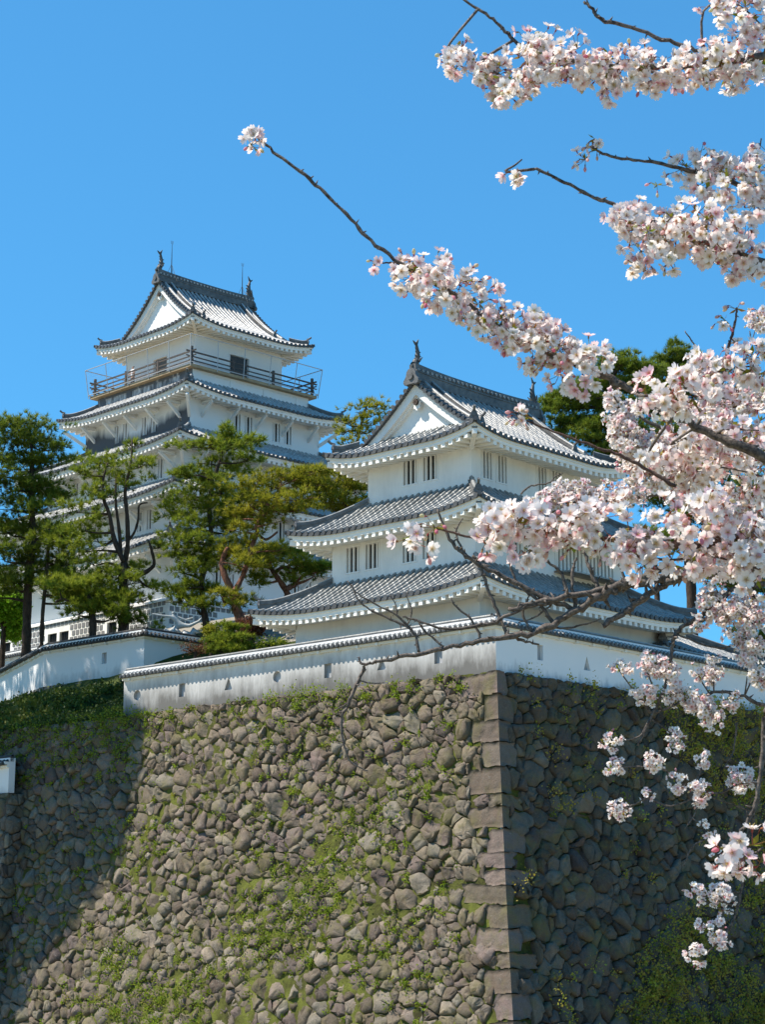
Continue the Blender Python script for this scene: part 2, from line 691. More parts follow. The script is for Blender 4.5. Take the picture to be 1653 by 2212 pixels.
        nv += 4 * n + 1
    o = np_mesh(name, V, T, mat, parent, attr={'tint': tint})
    return junction


def fbm(x, y, seed=0):
    v = 0
    for k, (fq, am) in enumerate(((0.25, 1.0), (0.55, 0.6), (1.3, 0.4))):
        v += am * math.sin(x * fq + 1.7 * math.sin(y * fq * 0.8 + seed + k) + seed * 2.1) * math.cos(y * fq * 1.1 + 1.3 * math.sin(x * fq * 0.7 + k * 2 + seed))
    return v


def grid_sheet(fn, s0fn, s1, hmax, e, ns, nh, name, mat, parent, jit=0.03, moss=0.0):
    v = []; f = []
    for j in range(nh + 1):
        h = hmax * j / nh
        a = s0fn(h)
        for i in range(ns + 1):
            s = a + (s1 - a) * i / ns
            v.append(fn(s, h, e + nr.normal(0, jit) + moss * max(0, min(1, .5 * fbm(s, h, 1.0) + .25 + .5 * smooth(4, 13, h)))))
    for j in range(nh):
        for i in range(ns):
            q = j * (ns + 1) + i
            f.append((q, q + 1, q + ns + 2, q + ns + 1))
    m = MB(); m.add(v, f)
    return m.build(name, mat, parent, smooth=True)


HM = 16.6
ZT = 10.42
sw = empty("stone_wall", loc(0, 0, ZT))
tag(sw, "tall sloping dry stone wall with sharp corner below the white plaster wall", "stone wall")
nL = -AR
nR = -AL
fL = face_pt(loc(0, 0), AL, nL, ZT)
fR = face_pt(loc(0, 0), AR, nR, ZT)


def rel(fn, o):
    return lambda s, h, e=0.0: fn(s, h, e) - Vector(o)


swL = rel(fL, sw.location); swR = rel(fR, sw.location)
BLOCKS = []
_g = np.random.default_rng(21)
_h, _k = 0.0, 0
while _h < HM:
    _hh = _g.uniform(0.50, 1.05)
    lg = _k % 2 == 0
    BLOCKS.append((_h, _h + _hh, _g.uniform(1.2, 2.3) if lg else _g.uniform(0.5, 1.05), _g.uniform(0.45, 0.8) if lg else _g.uniform(0.9, 1.7),
                   _g.choice([0.05, 0.5, 0.56, 0.45, 0.2, 0.6, 0.7]), _g.uniform(-0.06, 0.14)))
    _h += _hh
    _k += 1


def block_len(h, k):
    for b in BLOCKS:
        if b[0] <= h + .05 < b[1]:
            return b[k]
    return 1.0


jL = stone_face(swL, -4.6, 33, HM, 0.54, sw, 3, "stone_facing", M['stone'], smin=lambda h: -off(h) + block_len(h, 2) - .03)
jR = stone_face(swR, -4.6, 28, HM, 0.62, sw, 5, "stone_facing", M['stone_shaded'], smin=lambda h: -off(h) + block_len(h, 3) - .03)
grid_sheet(swL, lambda h: -off(h) + 0.14, 33, HM, -0.095, 150, 80, "joint_fill", M['joint'], sw, .025, .12)
grid_sheet(swR, lambda h: -off(h) + 0.14, 28, HM, -0.15, 100, 60, "joint_fill", M['joint'], sw)


def corner_blocks():
    V = []; T = []; tint = []
    g = np.random.default_rng(22)
    for (hb0, hb1, la, lb, tv, slant) in BLOCKS:
        h0, h1 = hb0 + 0.014, hb1 - 0.018
        # left leg (on left face), right leg (on right face), both as subdivided slabs
        for side, length in ((0, la), (1, lb)):
            ni, nj = max(3, int(length / 0.2)), 5
            idx0 = len(V)
            for j in range(nj + 1):
                hv = h0 + (h1 - h0) * j / nj
                for i in range(ni + 1):
                    s = length * i / ni - (abs(j / nj - .5) * .16 * (i / ni) ** 2) + (g.normal(0, .07) if i == ni else 0)
                    edge = (j in (0, nj)) or i == ni
                    hv2 = hv + slant * s + (g.normal(0, 0.025) if not i == 0 else 0)
                    hv2 = max(0.0, hv2)
                    e = 0.045 + (g.normal(0, 0.025) if i else 0) - (0.05 if edge and i else 0)
                    e = e if i else 0.035
                    o = off(hv2)
                    if side == 0:
                        p = AL * (s - (o + (0.035 if i == 0 else 0))) - AR * (o + e)
                    else:
                        p = AR * (s - (o + (0.035 if i == 0 else 0))) - AL * (o + e)
                    V.append((p.x, p.y, -hv2))
            # rim pushed back to close the block
            rim = [(i, 0) for i in range(ni + 1)] + [(ni, j) for j in range(1, nj + 1)] + [(i, nj) for i in range(ni - 1, -1, -1)]
            rb = len(V)
            for (i, j) in rim:
                q = V[idx0 + j * (ni + 1) + i]
                n_ = AR if side == 0 else AL
                V.append((q[0] + n_.x * 0.3, q[1] + n_.y * 0.3, q[2]))
            for j in range(nj):
                for i in range(ni):
                    a = idx0 + j * (ni + 1) + i
                    quad = (a, a + 1, a + ni + 2, a + ni + 1)
                    T += [(quad[0], quad[1], quad[2]), (quad[0], quad[2], quad[3])]
            for q in range(len(rim) - 1):
                (i, j), (i2, j2) = rim[q], rim[q + 1]
                a, b = idx0 + j * (ni + 1) + i, idx0 + j2 * (ni + 1) + i2
                T += [(a, b, rb + q + 1), (a, rb + q + 1, rb + q)]
            tint += [tv] * (len(V) - idx0)
    np_mesh("corner_stones", V, T, M['corner'], sw, attr={'tint': tint})


corner_blocks()


# plants growing on the walls
def leaf_cloud(name, centers, normals, sizes, mat, parent=None, per=10, leaf=0.07, tint=None, up=0.3, spread=1.0):
    """clumps of small leaf quads (2 triangles each)"""
    centers = np.asarray(centers, float); n = len(centers)
    normals = np.asarray(normals, float)
    sizes = np.asarray(sizes, float)
    N = n * per
    c = np.repeat(centers, per, 0); nn = np.repeat(normals, per, 0); sz = np.repeat(sizes, per)
    d = nr.normal(0, 1, (N, 3)) * spread
    d -= (np.sum(d * nn, 1, keepdims=True) * nn) * 0.4
    pos = c + d * sz[:, None] * 0.42 + nn * (np.abs(nr.normal(0, 1, N)) * sz * 0.3)[:, None]
    a = nr.normal(0, 1, (N, 3)) + nn * 0.7 + np.array([0, 0, up])
    a /= np.linalg.norm(a, axis=1, keepdims=True)
    b = np.cross(a, nr.normal(0, 1, (N, 3))); b /= np.linalg.norm(b, axis=1, keepdims=True) + 1e-9
    L = leaf * (0.6 + 0.8 * nr.random(N))[:, None]
    V = np.stack([pos, pos + a * L * 0.5 + b * L * 0.36, pos + a * L, pos + a * L * 0.5 - b * L * 0.36], 1).reshape(-1, 3)
    i = np.arange(N)[:, None] * 4
    T = np.concatenate([i + [0, 1, 2], i + [0, 2, 3]], 1).reshape(-1, 3)
    tb = np.repeat(nr.random(n) if tint is None else np.asarray(tint), per) * 0.75 + nr.random(N) * 0.25
    return np_mesh(name, V, T, mat, parent, attr={'tint': np.repeat(tb, 4)})



def wall_plants():
    cs, ns, sz, ti = [], [], [], []
    nrm = (nL + Vector((0, 0, 0.3))).normalized()
    for (s, h) in jL:
        patch = smooth(-.1, .9, fbm(s * 1.7, h * 1.7, 1.0) + .12)
        dens = (.10 + .85 * patch) * (.42 + .58 * smooth(2, 11, h) * smooth(0, 9, s))
        if h < 0.7: dens += 0.45
        if s > 21 and h < 3.2: dens += 1.0 - .2 * h
        if s < 1: dens *= 0.25
        if rnd.random() < dens * 1.45:
            for _ in range(1 + (rnd.random() < dens) + (rnd.random() < dens - .3)):
                p = fL(s + rnd.gauss(0, .12), max(0, h + rnd.gauss(0, .1)), 0.05)
                cs.append(p); ns.append(nrm); sz.append(rnd.uniform(.10, .30) * (1 + 1.1 * smooth(.45, .95, dens))); ti.append(min(1, max(0, rnd.gauss(.55, .28))))
    tag_ = leaf_cloud("wall_weeds", cs, ns, sz, M['weed'], None, 26, 0.085, ti)
    tag_['kind'] = 'stuff'
    tag(tag_, "small green weeds growing in the joints of the sunlit stone wall", "weeds")
    cs, ns, sz, ti = [], [], [], []
    nrm = (nR + Vector((0, 0, 0.3))).normalized()
    for (s, h) in jR:
        dens = 0.06 + 0.12 * max(0, fbm(s, h, 4.0))
        dens += 2.6 * smooth(0.0, 0.8, (s - 5.5) / 8 + (h - 9.8) / 3.5) * max(.15, 0.75 + 0.7 * fbm(s * 1.6, h * 1.6, 2))
        if h < 0.5: dens += 0.3
        dens += 1.4 * smooth(7.5, 11, s - 0.9 * h) * (1 if h < 4.5 else 0)
        while dens > 0 and rnd.random() < dens:
            p = fR(s + rnd.gauss(0, .25), max(0, h + rnd.gauss(0, .22)), rnd.uniform(.05, .5))
            cs.append(p); ns.append(nrm); sz.append(rnd.uniform(.2, .6)); ti.append(min(1, max(0, rnd.gauss(.55, .3))))
            dens -= 0.45
    o = leaf_cloud("wall_ivy", cs, ns, sz, M['ivy'], None, 30, 0.10, ti)
    o['kind'] = 'stuff'
    tag(o, "tangled ivy and brown weeds spreading over the shaded stone face", "ivy")
    # overgrown slope between the two plaster walls
    cs, ns, sz, ti = [], [], [], []
    for _ in range(2000):
        a, b = rnd.uniform(0.0, 7.2), rnd.uniform(22.9, 48)
        if a > 6.0 and rnd.random() < .8: continue
        bumpy = max(0, fbm(a * 2.2, b * 2.2, 3.0)) * max(0, 1 - a / 6.5)
        a += max(0, b - 38.4) * .414
        cs.append(loc(a, b, terr(a, b) + .02 + .22 * bumpy)); ns.append((nL * 0.5 + Vector((0, 0, .85))).normalized())
        sz.append(rnd.uniform(.18, .4) + .2 * bumpy); ti.append(min(1, max(0, rnd.gauss(.38 + .4 * fbm(a * 1.3, b * 1.3, 6.0) + .2 * bumpy, .2))))
    o = leaf_cloud("slope_undergrowth", cs, ns, sz, M['under'], None, 32, 0.15, ti)
    o['kind'] = 'stuff'
    tag(o, "dark green undergrowth on the bank below the rear plaster wall", "undergrowth")


wall_plants()


# ------------------------------------------------------------------ tiled roof pieces
def half_tube(mb, pts, r, side, m, n=4):
    """half-cylinder cover tile along pts; side = unit vector across"""
    vs = []; fs = []
    for p in pts:
        p = Vector(p)
        for k in range(n + 1):
            a = math.pi * k / n
            vs.append(p + side * (math.cos(a) * r) + Vector((0, 0, math.sin(a) * r)))
    w = n + 1
    for i in range(len(pts) - 1):
        for k in range(n):
            fs.append((i * w + k, i * w + k + 1, (i + 1) * w + k + 1, (i + 1) * w + k))
    mb.add(vs, fs, m)


def disc(mb, p, nrm, r, th, m, n=8):
    mb.tube([Vector(p) - nrm * th * 0.5, Vector(p) + nrm * th * 0.5], r, n, m)


def ridge_bar(mb, pts, w, h, m, cap=0.09, capm=None, layers=2):
    """stacked ridge with a round cap following pts (pts = foot line)"""
    pts = [Vector(p) for p in pts]
    vs = []; fs = []
    sec = [(-w / 2, -0.12), (-w / 2, h * 0.45), (-w / 2 - 0.03, h * 0.45), (-w / 2 - 0.03, h * 0.55), (-w / 2 * 0.8, h * 0.58), (-w / 2 * 0.8, h),
           (w / 2 * 0.8, h), (w / 2 * 0.8, h * 0.58), (w / 2 + 0.03, h * 0.55), (w / 2 + 0.03, h * 0.45), (w / 2, h * 0.45), (w / 2, -0.12)]
    ns = len(sec)
    side_list = []
    for i, p in enumerate(pts):
        d = pts[min(i + 1, len(pts) - 1)] - pts[max(i - 1, 0)]
        d.z = 0
        d.normalize()
        sd = Vector((d.y, -d.x, 0))
        side_list.append(sd)
        for (a, z) in sec:
            vs.append(p + sd * a + Vector((0, 0, z)))
    for i in range(len(pts) - 1):
        for k in range(ns - 1):
            fs.append((i * ns + k, i * ns + k + 1, (i + 1) * ns + k + 1, (i + 1) * ns + k))
    fs.append(tuple(range(ns)))
    fs.append(tuple(reversed(range((len(pts) - 1) * ns, len(pts) * ns))))
    mb.add(vs, fs, m)
    half_tube(mb, [p + Vector((0, 0, h - 0.02)) for p in pts], cap, side_list[0], m if capm is None else capm)
    return side_list


def oni(mb, p, out, sc, m, horn=True):
    """ridge-end tile: shield plate with horns and a projecting round tile"""
    out = Vector((out.x, out.y, 0)).normalized()
    sd = Vector((out.y, -out.x, 0))
    p = Vector(p)
    prof = [(-.30, 0), (-.34, .14), (-.24, .30), (-.20, .46), (-.12, .56), (.12, .56), (.20, .46), (.24, .30), (.34, .14), (.30, 0)]
    vs = [p + sd * (a * sc) + Vector((0, 0, b * sc)) for a, b in prof] + [p + sd * (a * sc) + Vector((0, 0, b * sc)) + out * (0.14 * sc) for a, b in prof]
    n = len(prof)
    fs = [tuple(range(n)), tuple(reversed(range(n, 2 * n)))] + [(i, (i + 1) % n, n + (i + 1) % n, n + i) for i in range(n)]
    mb.add(vs, fs, m)
    if horn: mb.tube([p + Vector((0, 0, .56 * sc)) - out * .1 * sc, p + out * .22 * sc + Vector((0, 0, .66 * sc)), p + out * .42 * sc + Vector((0, 0, .84 * sc))], [.10 * sc, .10 * sc, .105 * sc], 8, m)
    disc(mb, p + out * .15 * sc + Vector((0, 0, .28 * sc)), out, .13 * sc, .08 * sc, m)


def side_frames(hx, hy):
    X, Y = Vector((1, 0, 0)), Vector((0, 1, 0))
    return [(-X, -Y, hy, hx), (X, Y, hy, hx), (-Y, X, hx, hy), (Y, -X, hx, hy)]   # normal, tangent, half-length, distance


def tiled_skirt(roof, eave, hx, hy, ze, run, ab, sweep, over, sp=0.36, gable=None, tr=0.098, rowstep=0.32, verge_half=None, onis=1.0, fas=0.27, den=0.17):
    """hipped skirt roof; hx, hy = eave half-lengths; ze = eave height mid-side.
    gable = (gv, run_total) turns the two y-sides (normals -Y/+Y) into full slopes up to the ridge."""
    a_, b_ = ab
    Rs = 0.62 * min(hx, hy)

    def lift(u, L, p, rn):
        dc = L - abs(u)
        return sweep * max(0.0, 1 - dc / Rs) ** 2.0 * max(0.0, 1 - p / rn)

    for (n, t, L, D) in side_frames(hx, hy):
        main = gable is not None and abs(n.y) > 0.5
        pm = gable[1] if main else run
        gv = gable[0] if main else 0

        def hz(u, p):
            return ze + a_ * p + b_ * p * p + lift(u, L, p, run)

        def pt(u, p, dz=0.0):
            q = n * (D - p) + t * u
            return Vector((q.x, q.y, hz(u, p) + dz))

        def halfw(p):
            return max(L - p, L - gv) if main else L - p
        # pan sheet
        nj = max(4, int(pm / 0.35)); ni = 28
        vs = []; fs = []
        for j in range(nj + 1):
            p = pm * j / nj
            w = halfw(p)
            for i in range(ni + 1):
                vs.append(pt(-w + 2 * w * i / ni, p))
        for j in range(nj):
            for i in range(ni):
                q = j * (ni + 1) + i
                fs.append((q, q + 1, q + ni + 2, q + ni + 1))
        roof.add(vs, fs, 0)
        # cover tiles
        nc = int(2 * L / sp)
        for c in range(nc):
            u = -L + (c + 0.5) * 2 * L / nc
            hip = L - abs(u)
            pe = pm if (main and hip >= gv) else min(pm, hip)
            if pe < 0.12: continue
            u += rnd.gauss(0, .011)
            dj = rnd.gauss(0, .007)
            k = max(1, int(pe / rowstep))
            pts = []
            for j in range(k + 1):
                p = pe * j / k
                pts.append(pt(u, p, 0.012 + dj + rnd.gauss(0, .004)))
            # stepped courses: each tile slightly overlaps the lower one
            pp = []
            for j in range(k):
                pp += [pts[j] + Vector((0, 0, .016)), pts[j].lerp(pts[j + 1], 0.97)]
            pp.append(pts[-1])
            half_tube(roof, pp, tr * (1 + 0.05 * rnd.uniform(-1, 1)), t, 1)
            disc(roof, pt(u, -0.02, 0.02), n, tr * 1.18, 0.06, 2)
        # tile edge band
        vs = []; fs = []
        N = 36
        for i in range(N + 1):
            u = -L + 2 * L * i / N
            sc = 0.03 * math.cos(u * math.pi * 2 / sp)
            vs += [pt(u, -0.01, 0.01), pt(u, -0.01, -0.09), pt(u, 0.25, -0.09)]
        for i in range(N):
            q = i * 3
            fs += [(q, q + 1, q + 4, q + 3), (q + 1, q + 2, q + 5, q + 4)]
        roof.add(vs, fs, 2)
        # white fascia in two steps
        vs = []; fs = []
        zb = -0.07 - fas
        sec = [(0.06, -0.075), (0.06, -0.075 - fas * .42), (0.11, -0.075 - fas * .46), (0.11, zb), (0.42, zb)]
        ns = len(sec)
        for i in range(N + 1):
            u0 = -1 + 2 * i / N
            for (p, dz) in sec:
                u = u0 * (L - p)
                q = pt(u0 * L, 0, 0)
                g = n * (D - p) + t * u
                vs.append((g.x, g.y, q.z + dz))
        for i in range(N):
            for k in range(ns - 1):
                q = i * ns + k
                fs.append((q, q + 1, q + ns + 1, q + ns))
        eave.add(vs, fs, 0)
        # rafters and soffit
        nd = max(3, int(2 * L / (sp * 1.14)))
        slope = 0.16
        for c in range(nd):
            u = -L + (c + 0.5) * 2 * L / nd
            hip = L - abs(u)
            p0 = 0.13
            p1 = min(over + 0.05, hip)
            if p1 - p0 < 0.15: continue
            z0 = hz(u, 0) + zb
            w = 2 * L / nd * 0.5
            q = []
            for dz in (-den, 0.02):
                for (p, s) in ((p0, -1), (p0, 1), (p1, 1), (p1, -1)):
                    g = n * (D - p) + t * (u + s * w / 2)
                    # rafters rise inwards but flatten where the eave sweeps up
                    zz = z0 + dz - (.0 if dz < 0 else .0) + (slope * (p - p0)) - lift(u, L, 0, run) * 0.75 * (p - p0) / max(over, .3)
                    q.append(Vector((g.x, g.y, zz)))
            eave.hexa(q, 0)
        vs = []; fs = []
        for i in range(N + 1):
            u0 = -1 + 2 * i / N
            for p in (0.3, over + 0.1):
                u = u0 * (L - p)
                g = n * (D - p) + t * u
                zz = hz(u0 * L, 0) + zb + slope * (p - 0.2) - lift(u0 * L, L, 0, run) * 0.75 * (p - .2) / max(over, .3)
                vs.append((g.x, g.y, zz))
        for i in range(N):
            q = i * 2
            fs.append((q, q + 1, q + 3, q + 2))
        eave.add(vs, fs, 0)
    # hips
    hipend = gable[0] if gable else run
    for sx in (-1, 1):
        for sy in (-1, 1):
            pts = []
            p = 0.32
            k = 10
            for j in range(k + 1):
                pp = p + (hipend - p) * j / k
                z = ze + a_ * pp + b_ * pp * pp + sweep * max(0.0, 1 - pp / Rs) ** 2 * max(0.0, 1 - pp / run)
                z += 0.10 * max(0, 1 - j / 3.0) ** 2
                pts.append(Vector((sx * (hx - pp), sy * (hy - pp), z + 0.02)))
            ridge_bar(roof, pts, 0.26, 0.30, 3, 0.085, 1)
            out = Vector((sx, sy, 0)).normalized()
            oni(roof, pts[0], out, 0.62 * onis, 3)
            # corner tile tip and hip rafter end
            z0 = ze + sweep
            tip = Vector((sx * (hx - .02), sy * (hy - .02), z0))
            roof.tube([tip - out * .3 + Vector((0, 0, .0)), tip + out * .10 + Vector((0, 0, .05))], [.09, .10], 8, 2)
            a = Vector((sx * (hx - .12), sy * (hy - .12), z0 - 0.07 - fas - .03)); b = Vector((sx * (hx - over), sy * (hy - over), ze - 0.07 - fas + .12))
            eave.beam(a, b, 0.20, 0.26, 0, base=-0.2)
            roof.beam(a + out * .03, a - out * .1, 0.23, 0.05, 2, base=0.05)


def shachi(name, p, face, sc, mat, parent):
    """roof-ridge fish: head down on the ridge, body arching up, forked tail on top. face = outward direction"""
    p = Vector(p)
    out = Vector((face[0], face[1], 0)).normalized()
    up = Vector((0, 0, 1)); sd = Vector((out.y, -out.x, 0))
    path = [(.16, .02, .17), (.12, .18, .19), (.02, .38, .175), (-.05, .60, .145), (-.05, .84, .115), (.0, 1.06, .09), (.04, 1.24, .07), (.03, 1.36, .05)]
    mb = MB()
    pts = [p + (out * -a + up * z) * sc for a, z, r in path]
    mb.tube(pts, [r * sc for _, _, r in path], 10, 0)
    # head: jaws and brow
    mb.tube([p + (-out * .30 + up * .10) * sc, p + (-out * .05 + up * .16) * sc], [.10 * sc, .2 * sc], 8, 0)
    mb.tube([p + (-out * .42 + up * .02) * sc, p + (-out * .1 + up * .03) * sc], [.07 * sc, .17 * sc], 8, 0)

    def fin(poly, th=.03):
        n = len(poly)
        vs = [p + (-out * a + up * z + sd * th) * sc for a, z in poly] + [p + (-out * a + up * z - sd * th) * sc for a, z in poly]
        fs = [tuple(range(n)), tuple(reversed(range(n, 2 * n)))] + [(i, (i + 1) % n, n + (i + 1) % n, n + i) for i in range(n)]
        mb.add(vs, fs, 0)
    # forked tail
    fin([(.0, 1.16), (-.06, 1.30), (-.12, 1.56), (.02, 1.40), (.06, 1.33), (.14, 1.34), (.30, 1.40), (.22, 1.28), (.12, 1.18)])
    # dorsal spikes along the outer side
    for (a, z) in ((.19, .36), (.14, .56), (.10, .76), (.12, .95)):
        fin([(a - .16, z - .06), (a - .10 + .12, z + .10), (a - .14, z + .10)], .025)
    for (a, z) in ((-.2, .40), (-.23, .60), (-.2, .82)):
        fin([(a + .1, z - .07), (a - .10, z + .06), (a + .1, z + .08)], .025)
    # side fins
    for s in (-1, 1):
        mb.tube([p + (-out * .05 + up * .3 + sd * s * .18) * sc, p + (out * .06 + up * .5 + sd * s * .34) * sc], [.09 * sc, .015 * sc], 6, 0)
    return mb.build(name, mat, parent)


def holes_panel(mb, origin, ex, w, h, holes, depth, m=0, zup=Vector((0, 0, 1)), back=None, top=None):
    """wall rectangle (w x h) with polygon holes; adds the hole reveals. outward normal = ex x zup -> right-hand rule (ex to the viewer's right)"""
    nrm = ex.cross(zup).normalized()
    if top is None:
        outer = [Vector((0, 0, 0)), Vector((w, 0, 0)), Vector((w, h, 0)), Vector((0, h, 0))]
    else:
        outer = [Vector((a, b, 0)) for a, b in top]
    loops = [outer] + [[Vector((a, b, 0)) for a, b in hp] for hp in holes]
    flat = [q for lp in loops for q in lp]
    tri = tessellate_polygon(loops)
    vs = [origin + ex * q.x + zup * q.y for q in flat]
    fs = []
    for t in tri:
        a, b, c = (flat[i] for i in t)
        fs.append(tuple(t) if (b - a).cross(c - a).z > 0 else tuple(reversed(t)))
    mb.add(vs, fs, m)
    for hp in holes:
        n = len(hp)
        vs = [origin + ex * a + zup * b for a, b in hp] + [origin + ex * a + zup * b - nrm * depth for a, b in hp]
        fs = [(i, (i + 1) % n, n + (i + 1) % n, n + i) for i in range(n)]
        mb.add(vs, fs, m)
    return nrm


def rect(x, y, w, h):
    return [(x, y), (x + w, y), (x + w, y + h), (x, y + h)]


def storey(root, hx, hy, z0, z1, wins, mat, bars=3, depth=0.2, winh=None, batten=0.5, bw=.085):
    """four walls with recessed barred windows. wins: {side: [(u, zc, w, h)]}; sides 0:-x 1:+x 2:-y 3:+y, u along the viewer's right"""
    mb = MB()
    for k, (n, t, L, D) in enumerate(side_frames(hx, hy)):
        ex = Vector((n.y * -1, n.x, 0))          # viewer's right when facing the wall
        org = n * D - ex * L
        org.z = z0
        hl = []
        for (u, zc, w, h) in wins.get(k, []):
            hl.append(rect(L + u - w / 2, zc - h / 2 - z0, w, h))
        holes_panel(mb, org, ex, 2 * L, z1 - z0, hl, depth)
        for (u, zc, w, h) in wins.get(k, []):
            wb = MB(); c = n * (D - depth * .9) + ex * u; c.z = zc
            q = [c + ex * (s * w / 2) + Vector((0, 0, r * h / 2)) for s, r in ((-1, -1), (1, -1), (1, 1), (-1, 1))]
            wb.add(q, [(0, 1, 2, 3)], 0)
            wo = wb.build("window", M['dark'], root)
            bb = MB()
            nb = bars if w < 1.2 else (int(w / 0.26) if bars else 0)
            for i in range(nb):
                uu = u - w / 2 + (i + 0.5) * w / nb + (w / nb) * 0.0
                c0 = n * (D - depth * .55) + ex * uu
                ww = bw if w < 1.2 else .14
                a = c0.copy(); a.z = zc - h / 2; b = c0.copy(); b.z = zc + h / 2
                bb.beam(a, b, ww, 0.09, 0, up=n)
            bb.build("window_bars", mat, wo)
            # raised surround
            fr = MB(); e = .07
            for (x0, x1, y0, y1) in ((-w / 2 - e, w / 2 + e, h / 2, h / 2 + e), (-w / 2 - e, w / 2 + e, -h / 2 - e, -h / 2), (-w / 2 - e, -w / 2, -h / 2, h / 2), (w / 2, w / 2 + e, -h / 2, h / 2)):
                A = n * D + ex * (u + x0); B = n * D + ex * (u + x1)
                q = []
                for y in (y0, y1):
                    for P_, o in ((A, .0), (B, .0), (B, .025), (A, .025)):
                        v = P_ + n * o; q.append(Vector((v.x, v.y, zc + y)))
                fr.hexa([q[3], q[2], q[1], q[0], q[7], q[6], q[5], q[4]], 0)
            fr.build("window_frame", mat, wo)
    return mb.build("wall", mat, root)


def gable_end(root, roofmb, x_wall, sx, hy_gable, zbase, surf, verge_x, ornament_r, wallmat):
    """white triangular gable under curved bargeboards. surf(y) = roof surface height above |y|"""
    out = Vector((sx, 0, 0))
    ys = [hy_gable * i / 12 for i in range(-12, 13)]
    mb = MB()
    vs = []
    for y in ys:
        vs += [(x_wall, y, zbase - .35), (x_wall, y, max(zbase - .34, surf(abs(y)) - .06))]
    fs = [(2 * i, 2 * i + 2, 2 * i + 3, 2 * i + 1) for i in range(24)]
    mb.add(vs, fs)
    # bargeboards: broad white band stepping outwards, thickness real
    for (x0, x1, d0, d1) in ((x_wall, verge_x - sx * .10, .05, .50), (x_wall, verge_x - sx * .26, .50, .62)):
        vs = []; fs = []
        for y in ys:
            zt = surf(abs(y)) - d0; zb = surf(abs(y)) - d1 - .10 * (1 - abs(y) / hy_gable)
            vs += [(x0, y, zb), (x1, y, zb), (x1, y, zt), (x0, y, zt)]
        for i in range(24):
            q = i * 4
            for k in range(4):
                fs.append((q + k, q + (k + 1) % 4, q + 4 + (k + 1) % 4, q + 4 + k))
        mb.add(vs, fs)
    g = mb.build("gable", wallmat, root)
    # pendant with hexagonal boss
    ob = MB()
    zt = surf(0) - .95
    pr = [(0, -.62), (.16, -.46), (.30, -.40), (.26, -.20), (.30, 0), (.14, .18), (-.14, .18), (-.30, 0), (-.26, -.20), (-.30, -.40), (-.16, -.46)]
    n = len(pr)
    k = ornament_r / .24
    xo = verge_x - sx * .24
    vs = [(xo, a * k, zt + b * k) for a, b in pr] + [(xo + sx * .07, a * k, zt + b * k) for a, b in pr]
    ob.add(vs, [tuple(range(n)), tuple(reversed(range(n, 2 * n)))] + [(i, (i + 1) % n, n + (i + 1) % n, n + i) for i in range(n)])
    ob.build("gable_pendant", wallmat, g)
    o2 = MB()
    o2.tube([(xo + sx * .05, 0, zt), (xo + sx * .14, 0, zt)], ornament_r, 6)
    for i in range(6):
        a = i * math.pi / 3
        o2.tube([(xo + sx * .13, math.cos(a) * ornament_r * .55, zt + math.sin(a) * ornament_r * .55), (xo + sx * .18, math.cos(a) * ornament_r * .55, zt + math.sin(a) * ornament_r * .55)], ornament_r * .42, 7)
    o2.build("gable_boss", M['wood'], g)


